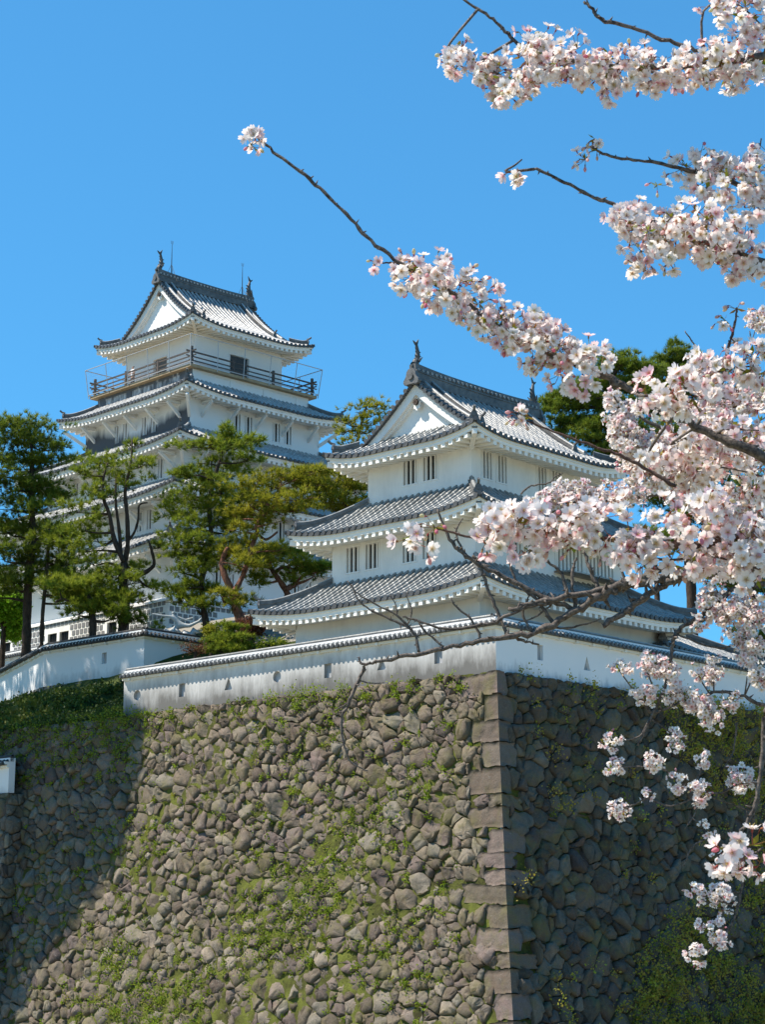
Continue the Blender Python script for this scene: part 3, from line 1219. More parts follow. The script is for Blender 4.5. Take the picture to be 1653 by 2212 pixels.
def top_roof(root, hx, hy, over, ze, ab, sweep, verge_in, mats, sp, tr, shachi_sc, zridge_h, ridge_ext):
    """hip-and-gable roof, ridge along x, gables facing -x/+x"""
    ex, ey = hx + over, hy + over
    rf, ev = MB(), MB()
    a_, b_ = ab
    gv = verge_in
    gw = gv + 0.45
    tiled_skirt(rf, ev, ex, ey, ze, gw + .3, ab, sweep, over, sp, gable=(gv, ey), tr=tr)
    surf = lambda y: ze + a_ * (ey - y) + b_ * (ey - y) ** 2
    zr = surf(0)
    xv = ex - gv
    yg = ey - gv
    # verges: rolled edge tiles with round ends, down ridges
    for sx in (-1, 1):
        for sy in (-1, 1):
            path = []
            for j in range(13):
                y = 0.1 + (yg - 0.1) * j / 12
                path.append(Vector((sx * (xv - .30), sy * y, surf(y) + .02)))
            # edge tiles: short cylinders across the verge
            nk = int(yg / .24)
            for j in range(nk):
                y = .22 + (yg - .18) * j / nk
                p = Vector((sx * (xv - .30), sy * y, surf(y) + .06)); q = Vector((sx * (xv + .10), sy * y, surf(y) + .03))
                rf.tube([p, q], tr * 1.12, 7, 2)
            for xo, hh, ww in ((.50, .20, .20), (1.02, .30, .26)):
                pts = [Vector((sx * (xv - xo), sy * (0.15 + (yg * (.97 if xo < .8 else .9) - .15) * j / 10), 0)) for j in range(11)]
                for p in pts: p.z = surf(abs(p.y)) + .02
                ridge_bar(rf, pts, ww, hh, 1 if xo < .8 else 3, .09, 1)
                if xo > .8:
                    oni(rf, pts[-1], Vector((0, sy, 0)), .62, 3)
            # flat underside strip of the verge
            vs = []; fs = []
            for j in range(13):
                y = yg * j / 12
                vs += [(sx * (xv + .09), sy * y, surf(y)), (sx * (xv + .09), sy * y, surf(y) - .07), (sx * (xv - .5), sy * y, surf(y) - .07)]
            for j in range(12):
                q = j * 3
                fs += [(q, q + 1, q + 4, q + 3), (q + 1, q + 2, q + 5, q + 4)]
            rf.add(vs, fs, 2)
    # main ridge
    xr = xv + ridge_ext
    n = 24
    pts = [Vector((-xr + 2 * xr * i / n, 0, zr + .0 + .14 * abs(-1 + 2 * i / n) ** 3)) for i in range(n + 1)]
    ridge_bar(rf, pts, .46, zridge_h, 3, .14, 3)
    for i in range(int(2 * xr / .3)):
        x = -xr + .15 + i * .3
        for s in (-1, 1):
            disc(rf, (x, s * .22, zr + zridge_h * .78), Vector((0, s, 0)), .07, .08, 1, 6)
    ro = rf.build("roof", mats, root)
    ev.build("eaves", M['eave'], ro)
    for s in (-1, 1):
        gable_end(root, rf, s * (ex - gw), s, ey - gw + .25, ze + a_ * gw + b_ * gw * gw, surf, s * xv, .15, M['white'])
        on = MB()
        oni(on, (s * (xr - .05), 0, zr - .18), Vector((s, 0, 0)), 1.25, 0, False)
        for yy in (-.28, .28):
            disc(on, (s * (xr + .02), yy, zr - .05), Vector((s, 0, 0)), .17, .2, 0, 9)
        on.build("ridge_end_tile", M['ridge'], ro)
        shachi("ridge_fish", (s * (xr - .30), 0, zr + zridge_h + .05), (-s, 0), shachi_sc, M['bronze'], ro)
    return ro


def pairs(cs, w, gap, h, zc):
    out = []
    for c in cs:
        out += [(c - (w + gap) / 2, zc, w, h), (c + (w + gap) / 2, zc, w, h)]
    return out


# ------------------------------------------------------------------ corner turret (three storeys)
TM = [M['pan'], M['tile'], M['edge'], M['ridge']]
HX, HY, TP = 4.08, 3.06, 1.13
c3 = at(1018, 935, 80.0); c3.z = 0
tc = c3 + AR * HX + AL * HY
tur = empty("corner_turret", (tc.x, tc.y, 10.3), AZ)
tag(tur, "white three storey corner turret behind the plaster wall with grey tiled roofs", "castle turret")
Z = lambda z: z - 10.3
storey(tur, HX + 2 * TP, HY + 2 * TP, 0, Z(14.35), {}, M['white'])
storey(tur, HX + TP, HY + TP, Z(15.3), Z(17.95), {0: pairs((-2.32, 1.05), .78, .38, 1.12, Z(16.62)), 2: [(-2.6, Z(16.6), .8, 1.1), (-1.4, Z(16.6), .8, 1.1), (1.2, Z(16.55), 1.9, 1.2), (3.5, Z(16.55), 1.9, 1.2)]}, M['white'])
storey(tur, HX, HY, Z(19.0), Z(21.6), {0: pairs((.1,), .80, .38, 1.14, Z(20.42)), 2: pairs((-2.55, 1.3), .66, .36, 1.2, Z(20.3))}, M['white'])
for (e, ze, ztop) in ((2 * TP, 14.02, 15.62), (TP, 17.6, 19.28)):
    rf, ev = MB(), MB()
    ov = 1.46
    run = ov + TP
    r = ztop - ze
    tiled_skirt(rf, ev, HX + e + ov, HY + e + ov, Z(ze), run, (r / run * .78, r / run * .22 / run), .38, ov)
    ro = rf.build("roof", TM, tur)
    ev.build("eaves", M['eave'], ro)
top_roof(tur, HX, HY, 1.42, Z(21.22), (.50, .049), .38, 1.15, TM, .36, .098, .86, .62, .1)
# hood over the lattice windows on the right face
hood = MB()
hood.hexa([Vector(q) for q in ((0.1, -HY - TP - 1.0, Z(15.78)), (5.0, -HY - TP - 1.0, Z(15.78)), (5.0, -HY - TP, Z(15.85)), (.1, -HY - TP, Z(15.85)),
                               (.1, -HY - TP - 1.0, Z(15.84)), (5.0, -HY - TP - 1.0, Z(15.84)), (5.0, -HY - TP, Z(15.93)), (.1, -HY - TP, Z(15.93)))], 0)
hood.build("window_ledge", M['tile'], tur)


# ------------------------------------------------------------------ low wing beside the turret
def wing():
    c = loc(18.6, 6.1)
    o = empty("low_wing", (c.x, c.y, 10.3), AZ)
    tag(o, "low white wing with tiled eaves to the right of the corner turret", "building")
    hx, hy = 3.9, 3.6
    storey(o, hx, hy, 0, Z(13.2), {}, M['white'])
    rf, ev = MB(), MB()
    tiled_skirt(rf, ev, hx + .9, hy + .9, Z(13.0), hy + .6, (.40, .02), .22, .9)
    L = hx - hy + .3
    ridge_bar(rf, [Vector((-L - .6, 0, Z(13.0) + .4 * 4.2 + .35)), Vector((L + .6, 0, Z(13.0) + .4 * 4.2 + .35))], .36, .4, 3, .11)
    ro = rf.build("roof", TM, o)
    ev.build("eaves", M['eave'], ro)


wing()

# ------------------------------------------------------------------ main keep (five storeys)
KM = [M['kpan'], M['ktile'], M['edge'], M['ridge']]
KA = math.radians(44.3)
KZ = 18.0
keep = empty("castle_keep", (-12.64, 130, KZ), KA)
tag(keep, "large white five storey castle keep with balcony rising behind the pines", "castle keep")
ZK = lambda z: z - KZ
B5 = 3.9
KS = [(10.55, 20.2, 24.3), (9.05, 25.0, 28.1), (7.55, 28.9, 31.9), (5.79, 32.6, 36.0)]
KR = [(10.55, 1.6, 23.75, 25.45), (9.05, 1.75, 27.55, 29.35), (7.55, 1.8, 31.35, 33.25), (5.79, 1.45, 35.5, 36.75)]   # wall half, overhang, eave z, top z
ups = [9.05, 7.55, 5.79, 5.25]


def kstoreys():
    for i, (hw, z0, z1) in enumerate(KS):
        zc = {0: 22.6, 1: 26.45, 2: 30.2, 3: 34.05}[i]
        if i == 3:
            wl = pairs((-1.65, 1.45), .55, .42, 1.25, ZK(34.2))
            wr = pairs((-1.2, 2.35), .62, .42, 1.3, ZK(34.25))
        else:
            st = hw * .62
            wl = pairs((-st, 0, st), .6, .42, 1.3, ZK(zc))
            wr = pairs((-st, 0, st), .62, .42, 1.3, ZK(zc))
            if i == 0:
                wr = wr[:4] + [(st - .4, ZK(zc), 3.4, 1.5)]
        storey(keep, hw, hw, ZK(z0), ZK(z1), {0: wl, 2: wr, 1: wl, 3: wr}, M['keep_wall%d' % (i == 3)], bars=2, bw=.11)
    for (hw, ov, ze, zt), up in zip(KR, ups):
        rf, ev = MB(), MB()
        run = hw + ov - up
        r = zt - ze
        tiled_skirt(rf, ev, hw + ov, hw + ov, ZK(ze), run, (r / run * .78, r / run * .22 / run), .42, ov, sp=.38, tr=.108, onis=1.1)
        ro = rf.build("roof", KM, keep)
        ev.build("eaves", M['eave'], ro)
        # brackets carrying the eaves
        zb = ze - .62
        for (n, t, L, D) in side_frames(hw, hw):
            nb = 5 if hw < 6 else 7
            for k in range(nb):
                u = L * (-.82 + 1.64 * k / (nb - 1)) if hw < 6 else L * (-.88 + 1.76 * k / (nb - 1))
                a = n * (D - .05) + t * u; a.z = ZK(zb) - .75
                b = n * (D + ov * .72) + t * u; b.z = ZK(zb) + .12
                br = MB()
                br.beam(a, b, .16, .2, 0, base=-.1)
                c = n * D + t * u; c.z = ZK(zb) + .1
                br.beam(c, b, .17, .16, 0, base=-.02)
                br.build("eave_bracket", M['keep_white'], ro)
        for sx in (-1, 1):
            for sy in (-1, 1):
                br = MB()
                br.beam((sx * (hw - .05), sy * (hw - .05), ZK(zb) - .9), (sx * (hw + ov * .75), sy * (hw + ov * .75), ZK(zb) + .2), .2, .2, 0, base=-.1)
                br.build("eave_bracket", M['keep_white'], ro)


def keep_wall_mat(name, strong):
    t = NT(name)
    g = t.n("TexCoord"); sp = t.n("SeparateXYZ")
    t.l(g.outputs['Object'], sp.inputs[0])
    # grey weather stain climbing the lower half of the left face of the top storey
    st = t.noise(t.coord((1.2, 1.2, 0.25)), 2.0, 6, 0.65)
    n2 = t.noise(t.coord((.35, .35, .2)), 1.0, 3)
    z = t.n("MapRange"); t.l(sp.outputs[2], z.inputs[0])
    z.inputs[1].default_value = ZK(32.9); z.inputs[2].default_value = ZK(35.2)
    z.inputs[3].default_value = 1.0; z.inputs[4].default_value = -.30
    x = t.n("MapRange"); t.l(sp.outputs[0], x.inputs[0])
    x.inputs[1].default_value = -5.80; x.inputs[2].default_value = -5.70
    x.inputs[3].default_value = 1.0; x.inputs[4].default_value = 0.0
    y = t.math('ABSOLUTE', t.math('ADD', sp.outputs[1], .2))
    yy = t.n("MapRange"); t.l(y, yy.inputs[0])
    yy.inputs[1].default_value = 0.3; yy.inputs[2].default_value = 4.6
    yy.inputs[3].default_value = -.20; yy.inputs[4].default_value = .35
    f = t.math('ADD', t.math('ADD', t.math('MULTIPLY', st, .5), t.math('MULTIPLY', n2, .25)), t.math('ADD', z.outputs[0], yy.outputs[0]))
    f = t.math('MULTIPLY', f, x.outputs[0]) if strong else t.math('MULTIPLY', st, .55)
    c = t.ramp(f, [(.48, (.77, .77, .76)), (.80, (.09, .095, .105))])
    return t.fin(c, .75, .25)


M['keep_wall0'] = keep_wall_mat("keep_wall_plaster", False)
M['keep_wall1'] = keep_wall_mat("keep_wall_stained", True)
kstoreys()
# top storey, its skirt and balcony
storey(keep, B5, B5, ZK(37.55), ZK(41.1), {0: [(.05, ZK(38.75), 1.5, 1.75)], 2: [(.0, ZK(38.75), 1.7, 1.95)]}, M['keep_wall0'], bars=0)
sk = MB()
for (n, t, L, D) in side_frames(5.25, 5.25):
    ex = Vector((-n.y, n.x, 0)); org = n * D - ex * L; org.z = ZK(36.3)
    holes_panel(sk, org, ex, 2 * L, 1.2, [rect(L - 4.4 + i * 3.0, .55, 2.5, .45) for i in range(3)], .05)
    for i in range(3):
        c = org + ex * (L - 4.4 + i * 3.0) - n * .05
        sk.add([c + Vector((0, 0, .55)), c + ex * 2.5 + Vector((0, 0, .55)), c + ex * 2.5 + Vector((0, 0, 1.0)), c + Vector((0, 0, 1.0))], [(0, 1, 2, 3)])


def skirt_mat():
    t = NT("skirt_plaster")
    g = t.n("TexCoord"); sp = t.n("SeparateXYZ"); t.l(g.outputs['Object'], sp.inputs[0])
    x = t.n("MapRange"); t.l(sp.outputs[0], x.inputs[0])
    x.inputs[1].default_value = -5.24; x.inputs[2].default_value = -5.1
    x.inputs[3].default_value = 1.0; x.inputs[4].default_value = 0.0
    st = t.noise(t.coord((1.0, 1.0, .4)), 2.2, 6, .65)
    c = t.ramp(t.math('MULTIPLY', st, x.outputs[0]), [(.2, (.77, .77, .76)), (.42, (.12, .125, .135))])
    return t.fin(c, .75, .25)


sk.build("balcony_skirt", skirt_mat(), keep)
dk = MB()
dk.box(-5.66, 5.66, -5.66, 5.66, ZK(37.47), ZK(37.66))
dko = dk.build("balcony_deck", M['deck'], keep)
rl = MB()
R0 = 5.42
for (n, t, L, D) in side_frames(R0, R0):
    for z, w in ((.28, .07), (.55, .07), (.88, .09)):
        e = .45 if z > .5 else .2
        a = n * D - t * (L + e); b = n * D + t * (L + e)
        a.z = b.z = ZK(37.66 + z) + (.03 if abs(n.x) > .5 else 0)
        rl.beam(a, b, w, w, 0)
    for k in range(4):
        u = -L + 2 * L * k / 3
        if k == 3: continue
        p = n * D + t * u; a = p.copy(); a.z = ZK(37.66); b = p.copy(); b.z = ZK(38.75 if k else 38.95)
        rl.beam(a, b, .15, .15, 0, up=n, base=-.075)
rl.build("balcony_railing", M['wood'], keep)
fn = MB(); net = MB()
R1 = 5.72
for (n, t, L, D) in side_frames(R1, R1):
    out = .22
    for k in range(6):
        if k == 5: continue
        u = -L + 2 * L * k / 5
        p = n * D + t * u
        q = n * (D + out) + t * (u * (L + out) / L)
        fn.tube([(p.x, p.y, ZK(37.5)), (q.x, q.y, ZK(39.6))], .03, 5)
    for z, o in ((39.58, out), (37.75, .03)):
        a = n * (D + o) - t * (L + o); b = n * (D + o) + t * (L + o)
        a.z = b.z = ZK(z)
        fn.tube([a, b], .032, 5)
    a = n * D - t * L; b = n * D + t * L; c = n * (D + out) + t * (L + out); d = n * (D + out) - t * (L + out)
    net.add([(a.x, a.y, ZK(37.6)), (b.x, b.y, ZK(37.6)), (c.x, c.y, ZK(39.58)), (d.x, d.y, ZK(39.58))], [(0, 1, 2, 3)])
fo = fn.build("safety_fence", M['steel'], keep)
net.build("safety_net", M['net'], fo)
top_roof(keep, B5, B5, 1.6, ZK(40.92), (.42, .064), .42, 1.25, KM, .38, .108, 1.05, .72, .12)
lr = None
for x in (-3.1, 3.4):
    lr = MB()
    zr = ZK(45.6)
    lr.tube([(x, 0, zr), (x, 0, zr + 1.6), (x, 0, zr + 2.8)], [.04, .03, .012], 5)
    for s in ((.5, .3), (-.5, .3), (.1, -.55)):
        lr.tube([(x, 0, zr + 1.1), (x + s[0], s[1], zr - .3)], .015, 4)
    for k in range(3):
        lr.tube([(x - .07 + .07 * k, 0, zr + 2.6), (x - .1 + .1 * k, 0, zr + 2.85)], .012, 4)
    lr.build("lightning_rod", M['bronze'], keep)
# namako (tile and plaster lattice) base course
nk_t = MB(); nk_w = MB()
hb = 11.6
ZB0, ZB1 = 17.2, 20.3
for k, (n, t, L, D) in enumerate(side_frames(hb, hb)):
    ex = Vector((-n.y, n.x, 0)); org = n * D - ex * L; org.z = ZK(ZB0)
    hl = [rect(x, 1.35, 1.0, 1.0) for x in (4.0, 5.3, 10.6, 11.9, 17.0, 18.3)]
    holes_panel(nk_w, org, ex, 2 * L, ZB1 - ZB0, hl, .2)
    rows = 8
    rh = (ZB1 - ZB0) / rows
    for r in range(rows):
        x = .06 + (.22 if r % 2 else 0)
        while x < 2 * L - .5:
            if not any(h[0][0] - .5 < x < h[2][0] + .08 and h[0][1] - rh < r * rh < h[2][1] for h in hl):
                a = org + ex * x + Vector((0, 0, r * rh + .045))
                q = []
                for dz in (0, rh - .09):
                    for d, o in ((0, .0), (.30, .0), (.30, .03), (0, .03)):
                        q.append(a + ex * d + n * o + Vector((0, 0, dz)))
                nk_t.hexa([q[3], q[2], q[1], q[0], q[7], q[6], q[5], q[4]])
            x += .42
    for h in hl:
        c = org + ex * h[0][0] - n * .17 + Vector((0, 0, h[0][1]))
        w1 = MB()
        w1.add([c, c + ex * 1.0, c + ex * 1.0 + Vector((0, 0, 1)), c + Vector((0, 0, 1))], [(0, 1, 2, 3)])
        for i in range(1, 5):
            w1.beam(c + ex * (.2 * i) + n * .03, c + ex * (.2 * i) + n * .03 + Vector((0, 0, 1)), .04, .04, 0, up=n)
        w1.build("window", M['dark'], keep)
nw = nk_w.build("lattice_base", M['eave'], keep)
nk_t.build("lattice_tiles", tile_mat("lattice_tile", (.13, .13, .13), (.25, .24, .23), .6), nw)
sl = MB()
for (n, t, L, D) in side_frames(hb, hb):     # sloped cap on the base course
    a = n * (D + .12) - t * (L + .12); b = n * (D + .12) + t * (L + .12); c = n * 10.5 + t * 10.5; d = n * 10.5 - t * 10.5
    sl.add([(a.x, a.y, ZK(20.3)), (b.x, b.y, ZK(20.3)), (c.x, c.y, ZK(20.75)), (d.x, d.y, ZK(20.75))], [(0, 1, 2, 3)])
    sl.add([(a.x, a.y, ZK(20.3)), (b.x, b.y, ZK(20.3)), (b.x, b.y, ZK(20.18)), (a.x, a.y, ZK(20.18))], [(0, 1, 2, 3)])
sl.build("base_coping", M['keep_white'], keep)


# ------------------------------------------------------------------ plaster walls (dobei)
def circle(x, y, r, n=18):
    return [(x + r * math.cos(2 * math.pi * i / n), y + r * math.sin(2 * math.pi * i / n)) for i in range(n)]


def tri(x, y, w, h):
    return [(x - w / 2, y), (x + w / 2, y), (x, y + h)]


def wall_roof(mb, A, B, n, zr, half, drop, sp=.27, tr=.07, endcap=(True, True), mA=0.0, mB=0.0):
    """two-sided tiled coping between A and B (plan points), n = outward side. mA/mB = mitre: extra length per unit outward at the ends"""
    d = (B - A).normalized(); L = (B - A).length
    for s in (1, -1):
        nn = n * s
        vs = []
        for (q, x) in ((half, .0), (0.0, 1.0)):
            e0 = -mA * q * s; e1 = L + mB * q * s
            for x in (e0, e1):
                p = A + d * x + nn * q
                vs.append((p.x, p.y, zr - drop * q / half))
        mb.add(vs, [(0, 1, 3, 2)], 0)
        e0 = -mA * half * s; e1 = L + mB * half * s
        p0 = A + d * e0 + nn * half; p1 = A + d * e1 + nn * half
        z = zr - drop
        q0 = A + d * e0 + nn * (half - .2); q1 = A + d * e1 + nn * (half - .2)
        mb.add([(p0.x, p0.y, z), (p1.x, p1.y, z), (p1.x, p1.y, z - .05), (p0.x, p0.y, z - .05), (q1.x, q1.y, z - .06), (q0.x, q0.y, z - .06)], [(0, 1, 2, 3), (3, 2, 4, 5)], 2)
        k = int((e1 - e0) / sp)
        for i in range(k):
            x = e0 + (i + .5) * (e1 - e0) / k
            qmin = 0.0
            if x < 0 and mA: qmin = -x / (mA * s) if mA * s > 0 else 0
            if x > L and mB: qmin = (x - L) / (mB * s) if mB * s > 0 else 0
            pts = []
            for j in range(3):
                q = half + .01 + (qmin - half) * j / 2
                p = A + d * x + nn * q
                pts.append(Vector((p.x, p.y, zr - drop * q / half + .01 + (.012 if j == 0 else 0))))
            half_tube(mb, pts, tr, d, 1)
            disc(mb, pts[0], nn, tr * 1.2, .05, 2, 7)
    rp = [A + (B - A) * (i / 20) for i in range(21)]
    for p in rp: p.z = zr - .02
    ridge_bar(mb, rp, .22, .15, 3, .085, 1)


def dobei(root, A, B, n, z0, zr, th, wallmat, roofmats, holes, jog=True, zoff=None, mA=0.0, mB=0.0, side_mark=None):
    """plaster wall A->B; n outward. ex = viewer's right"""
    O = Vector(root.location)
    A = A - Vector((O.x, O.y, 0)); B = B - Vector((O.x, O.y, 0))
    ex = Vector((-n.y, n.x, 0))
    if (B - A).dot(ex) < 0:
        A2, B2 = B, A
        mA, mB = mB, mA
    else:
        A2, B2 = A, B
    L = (B2 - A2).length
    half, drop = .50, .27
    ztop = zr - drop * .30
    mb = MB()
    org = A2.copy(); org.z = z0 - O.z
    hp = [h(L) for h in holes]
    holes_panel(mb, org, ex, L, ztop - z0, hp, .16)
    # back and ends
    a, b = A2 - n * th, B2 - n * th
    q = [(a.x, a.y, z0 - O.z), (b.x, b.y, z0 - O.z), (b.x, b.y, ztop - O.z), (a.x, a.y, ztop - O.z)]
    mb.add(q, [(3, 2, 1, 0)])
    for p, pb, mt in ((A2, a, mA), (B2, b, mB)):
        if mt: continue
        mb.add([(p.x, p.y, z0 - O.z), (pb.x, pb.y, z0 - O.z), (pb.x, pb.y, ztop - O.z), (p.x, p.y, ztop - O.z)], [(0, 1, 2, 3)])
    w = mb.build("wall", wallmat, root)
    # plugs at the back of the loopholes
    for h in hp:
        pb = MB()
        pb.add([org + ex * x + Vector((0, 0, y)) - n * .155 for x, y in h], [tuple(range(len(h)))])
        pb.build("loophole", M['plug'], w)
    # white cornice with small corbels under the tiles
    cb = MB()
    zc = zr - drop - .06 - O.z
    e = .26
    for (q0, q1, y0, y1) in ((0.0, e, -.09, .05), (0.0, .12, -.22, -.09)):
        q = []
        for y in (y0, y1):
            for x, o in ((A2 - ex * (mA * q1), q1), (B2 + ex * (mB * q1), q1), (B2, q0), (A2, q0)):
                v = x + n * o
                q.append(Vector((v.x, v.y, zc + y)))
        cb.hexa(q)
    k = int(L / 1.1)
    for i in range(k):
        c = A2 + ex * (L * (i + .5) / k) + n * .002
        c.z = zc - .26
        d = c + n * .2
        cb.beam(c, d, .12, .12)
    cb.build("cornice", M['eave'], w)
    rf = MB()
    mid = -n * (th / 2)
    wall_roof(rf, A2 + mid, B2 + mid, n, zr - O.z - .12, half, drop, mA=mA, mB=mB)
    rf.build("roof", roofmats, root)
    return w


M['plug'] = plaster("loophole_plug", (.45, .46, .47), (.25, .25, .26), .4, .7)
ZB, ZR = 10.36, 12.62
FM = [M['pan'], M['tile'], M['edge'], M['ridge']]
pw = empty("plaster_wall", loc(0, 0, ZB))
tag(pw, "long white plaster wall with loopholes and tiled coping atop the stone wall corner", "wall")
hl = []


def px_on(px, face):
    """distance along the wall from the corner for a photo column"""
    d = AL if face == 'L' else AR
    r = ray(px, 1480)
    det = r.x * (-d.y) - (-d.x) * r.y
    t = (C0.x * (-d.y) - (-d.x) * C0.y) / det
    s = (r.x * C0.y - r.y * C0.x) / det
    return s


LL = 22.62
for px, kind, size in ((296, 'c', .24), (393, 'r', .42), (493, 't', .5), (598, 'c', .24), (708, 'r', .42), (825, 't', .5), (948, 'r', .42)):
    s = px_on(px, 'L')
    if kind == 'c': hl.append(lambda L, s=s: circle(L - s, .95, .25))
    if kind == 'r': hl.append(lambda L, s=s: rect(L - s - .21, .62, .42, .6))
    if kind == 't': hl.append(lambda L, s=s: tri(L - s, .66, .52, .56))
i0 = .02
dobei(pw, loc(0.12, 0.12 + LL), loc(0.12, 0.12), nL, ZB, ZR, .36, M['old_white'], FM, hl, mB=1.0)
hl = []
for px, kind in ((1169, 'r'), (1270, 't'), (1400, 'c'), (1530, 'r')):
    s = px_on(px, 'R') if False else None
    rr = ray(px, 1440)
    det = rr.x * (-AR.y) + AR.x * rr.y
    s = (rr.x * C0.y - rr.y * C0.x) / det
    if kind == 'c': hl.append(lambda L, s=s: circle(s, .95, .25))
    if kind == 'r': hl.append(lambda L, s=s: rect(s - .18, .75, .36, .62))
    if kind == 't': hl.append(lambda L, s=s: tri(s, .66, .45, .6))
dobei(pw, loc(0.12, 0.12), loc(27, 0.12), nR, ZB, ZR, .36, M['old_white_side'], FM, hl, mA=1.0)

# rear wall on the higher bank
P0 = at(312, 1372, 100.0); P1 = at(97, 1394, 105.5); P2 = at(-70, 1480, 123.0)
for P_ in (P0, P1, P2): P_.z = 0
z2 = 16.30
rw = empty("plaster_wall", (P0.x, P0.y, 14.0))
tag(rw, "dappled white plaster wall with dark tiled coping on the bank below the pines", "wall")
OM = [M['oldtile'], M['oldtile'], M['oldtile'], M['oldtile']]
dd = (P1 - P0).normalized(); n1 = Vector((-dd.y, dd.x, 0))
if n1.y > 0: n1 = -n1
e2 = (P2 - P1).normalized(); n2 = Vector((-e2.y, e2.x, 0))
if n2.x < 0: n2 = -n2
if n2.dot(n1) < 0: n2 = -n2
M['rear_white'] = plaster("rear_wall_plaster", (.72, .73, .73), (.30, .31, .32), .62, .95, .5, (-.3, 1.0, .35))
dobei(rw, P0, P1, n1, 13.9, z2, .36, M['rear_white'], OM, [lambda L: rect(L - 3.4, .8, .4, .6)], mA=1.0)
dobei(rw, P1, P2, n2, 13.9, z2, .36, M['rear_white'], OM, [])
P3 = P0 + AR * 7.5
dobei(rw, P0, P3, nR, 13.9, z2, .36, M['rear_white'], OM, [lambda L: circle(3.2, .95, .25)], mA=1.0)
ft = MB()
for A_, B_, n_ in ((P0, P1, n1), (P1, P2, n2)):
    L_ = (B_ - A_).length
    d_ = (B_ - A_).normalized()
    x_ = 0.0
    while x_ < L_ - .2:
        w_ = min(rnd.uniform(.35, .8), L_ - x_)
        o_ = rnd.uniform(.04, .16)
        q = []
        for zz in (-1.2, -.1 + rnd.uniform(-.12, .0)):
            for xx, oo in ((x_ + .02, -.3), (x_ + w_ - .02, -.3), (x_ + w_ - .04, o_), (x_ + .04, o_)):
                v_ = A_ + d_ * xx + n_ * oo - P0
                q.append(Vector((v_.x, v_.y, zz)))
        ft.hexa(q)
        x_ += w_
ft.build("footing_stones", tile_mat("footing_stone", (.09, .085, .07), (.20, .185, .15), .9), rw)
# further wall at the far left
f0 = at(80, 1400, 121.0); f1 = at(-90, 1408, 128.0)
for P_ in (f0, f1): P_.z = 0
fw = empty("plaster_wall", (f0.x, f0.y, 15.9))
tag(fw, "short pale plaster wall with tiled coping behind the leftmost pine trunk", "wall")
d3 = (f1 - f0).normalized(); n3 = Vector((-d3.y, d3.x, 0))
if n3.y > 0: n3 = -n3
dobei(fw, f0, f1, n3, 15.9, 18.55, .36, M['rear_white'], FM, [])

# low bastion with a wall end at the lower left
aoff = -1.6
r_ = ray(17, 1720)
Pb0 = C0 + AR * aoff
det = r_.x * (-AL.y) + AL.x * r_.y
sB = (r_.x * Pb0.y - r_.y * Pb0.x) / det
Pc = Pb0 + AL * sB
Pc.z = 0
zbt = (2040 - 1722) / F * Pc.y
lw = empty("plaster_wall", (Pc.x, Pc.y, zbt))
tag(lw, "end of a low white plaster wall against the shaded stone wall at lower left", "wall")
dobei(lw, Pc + AL * 8, Pc, nL, zbt, zbt + 1.75, .36, M['rear_white'], OM, [])
bas = empty("stone_wall", (Pc.x, Pc.y, zbt))
tag(bas, "lower shaded stone wall carrying the short plaster wall end at lower left", "stone wall")
bo = Vector((Pc.x, Pc.y, zbt))
bL = rel(face_pt(Vector((Pc.x, Pc.y, 0)), AL, nL, zbt), bo); bR = rel(face_pt(Vector((Pc.x, Pc.y, 0)), AR, nR, zbt), bo)
stone_face(bL, -2.5, 8, 12.4, .62, bas, 31, "stone_facing", M['stone'], smin=lambda h: -off(h))
stone_face(bR, -2.5, 2.5, 12.4, .62, bas, 33, "stone_facing", M['stone'], smin=lambda h: -off(h))
grid_sheet(bL, lambda h: -off(h) - .0, 8, 12.4, -.13, 16, 16, "joint_fill", M['joint'], bas, .02)
grid_sheet(bR, lambda h: -off(h) - .0, 2.5, 12.4, -.13, 8, 16, "joint_fill", M['joint'], bas, .02)


# ------------------------------------------------------------------ trees
def smooth_path(pts, k=4):
    P = [np.array(p, float) for p in pts]
    if len(P) < 3: return [Vector(p) for p in P]
    out = []
    for i in range(len(P) - 1):
        p0 = P[max(i - 1, 0)]; p1 = P[i]; p2 = P[i + 1]; p3 = P[min(i + 2, len(P) - 1)]
        for j in range(k):
            t = j / k
            out.append(Vector(0.5 * ((2 * p1) + (-p0 + p2) * t + (2 * p0 - 5 * p1 + 4 * p2 - p3) * t * t + (-p0 + 3 * p1 - 3 * p2 + p3) * t ** 3)))
    out.append(Vector(P[-1]))
    return out


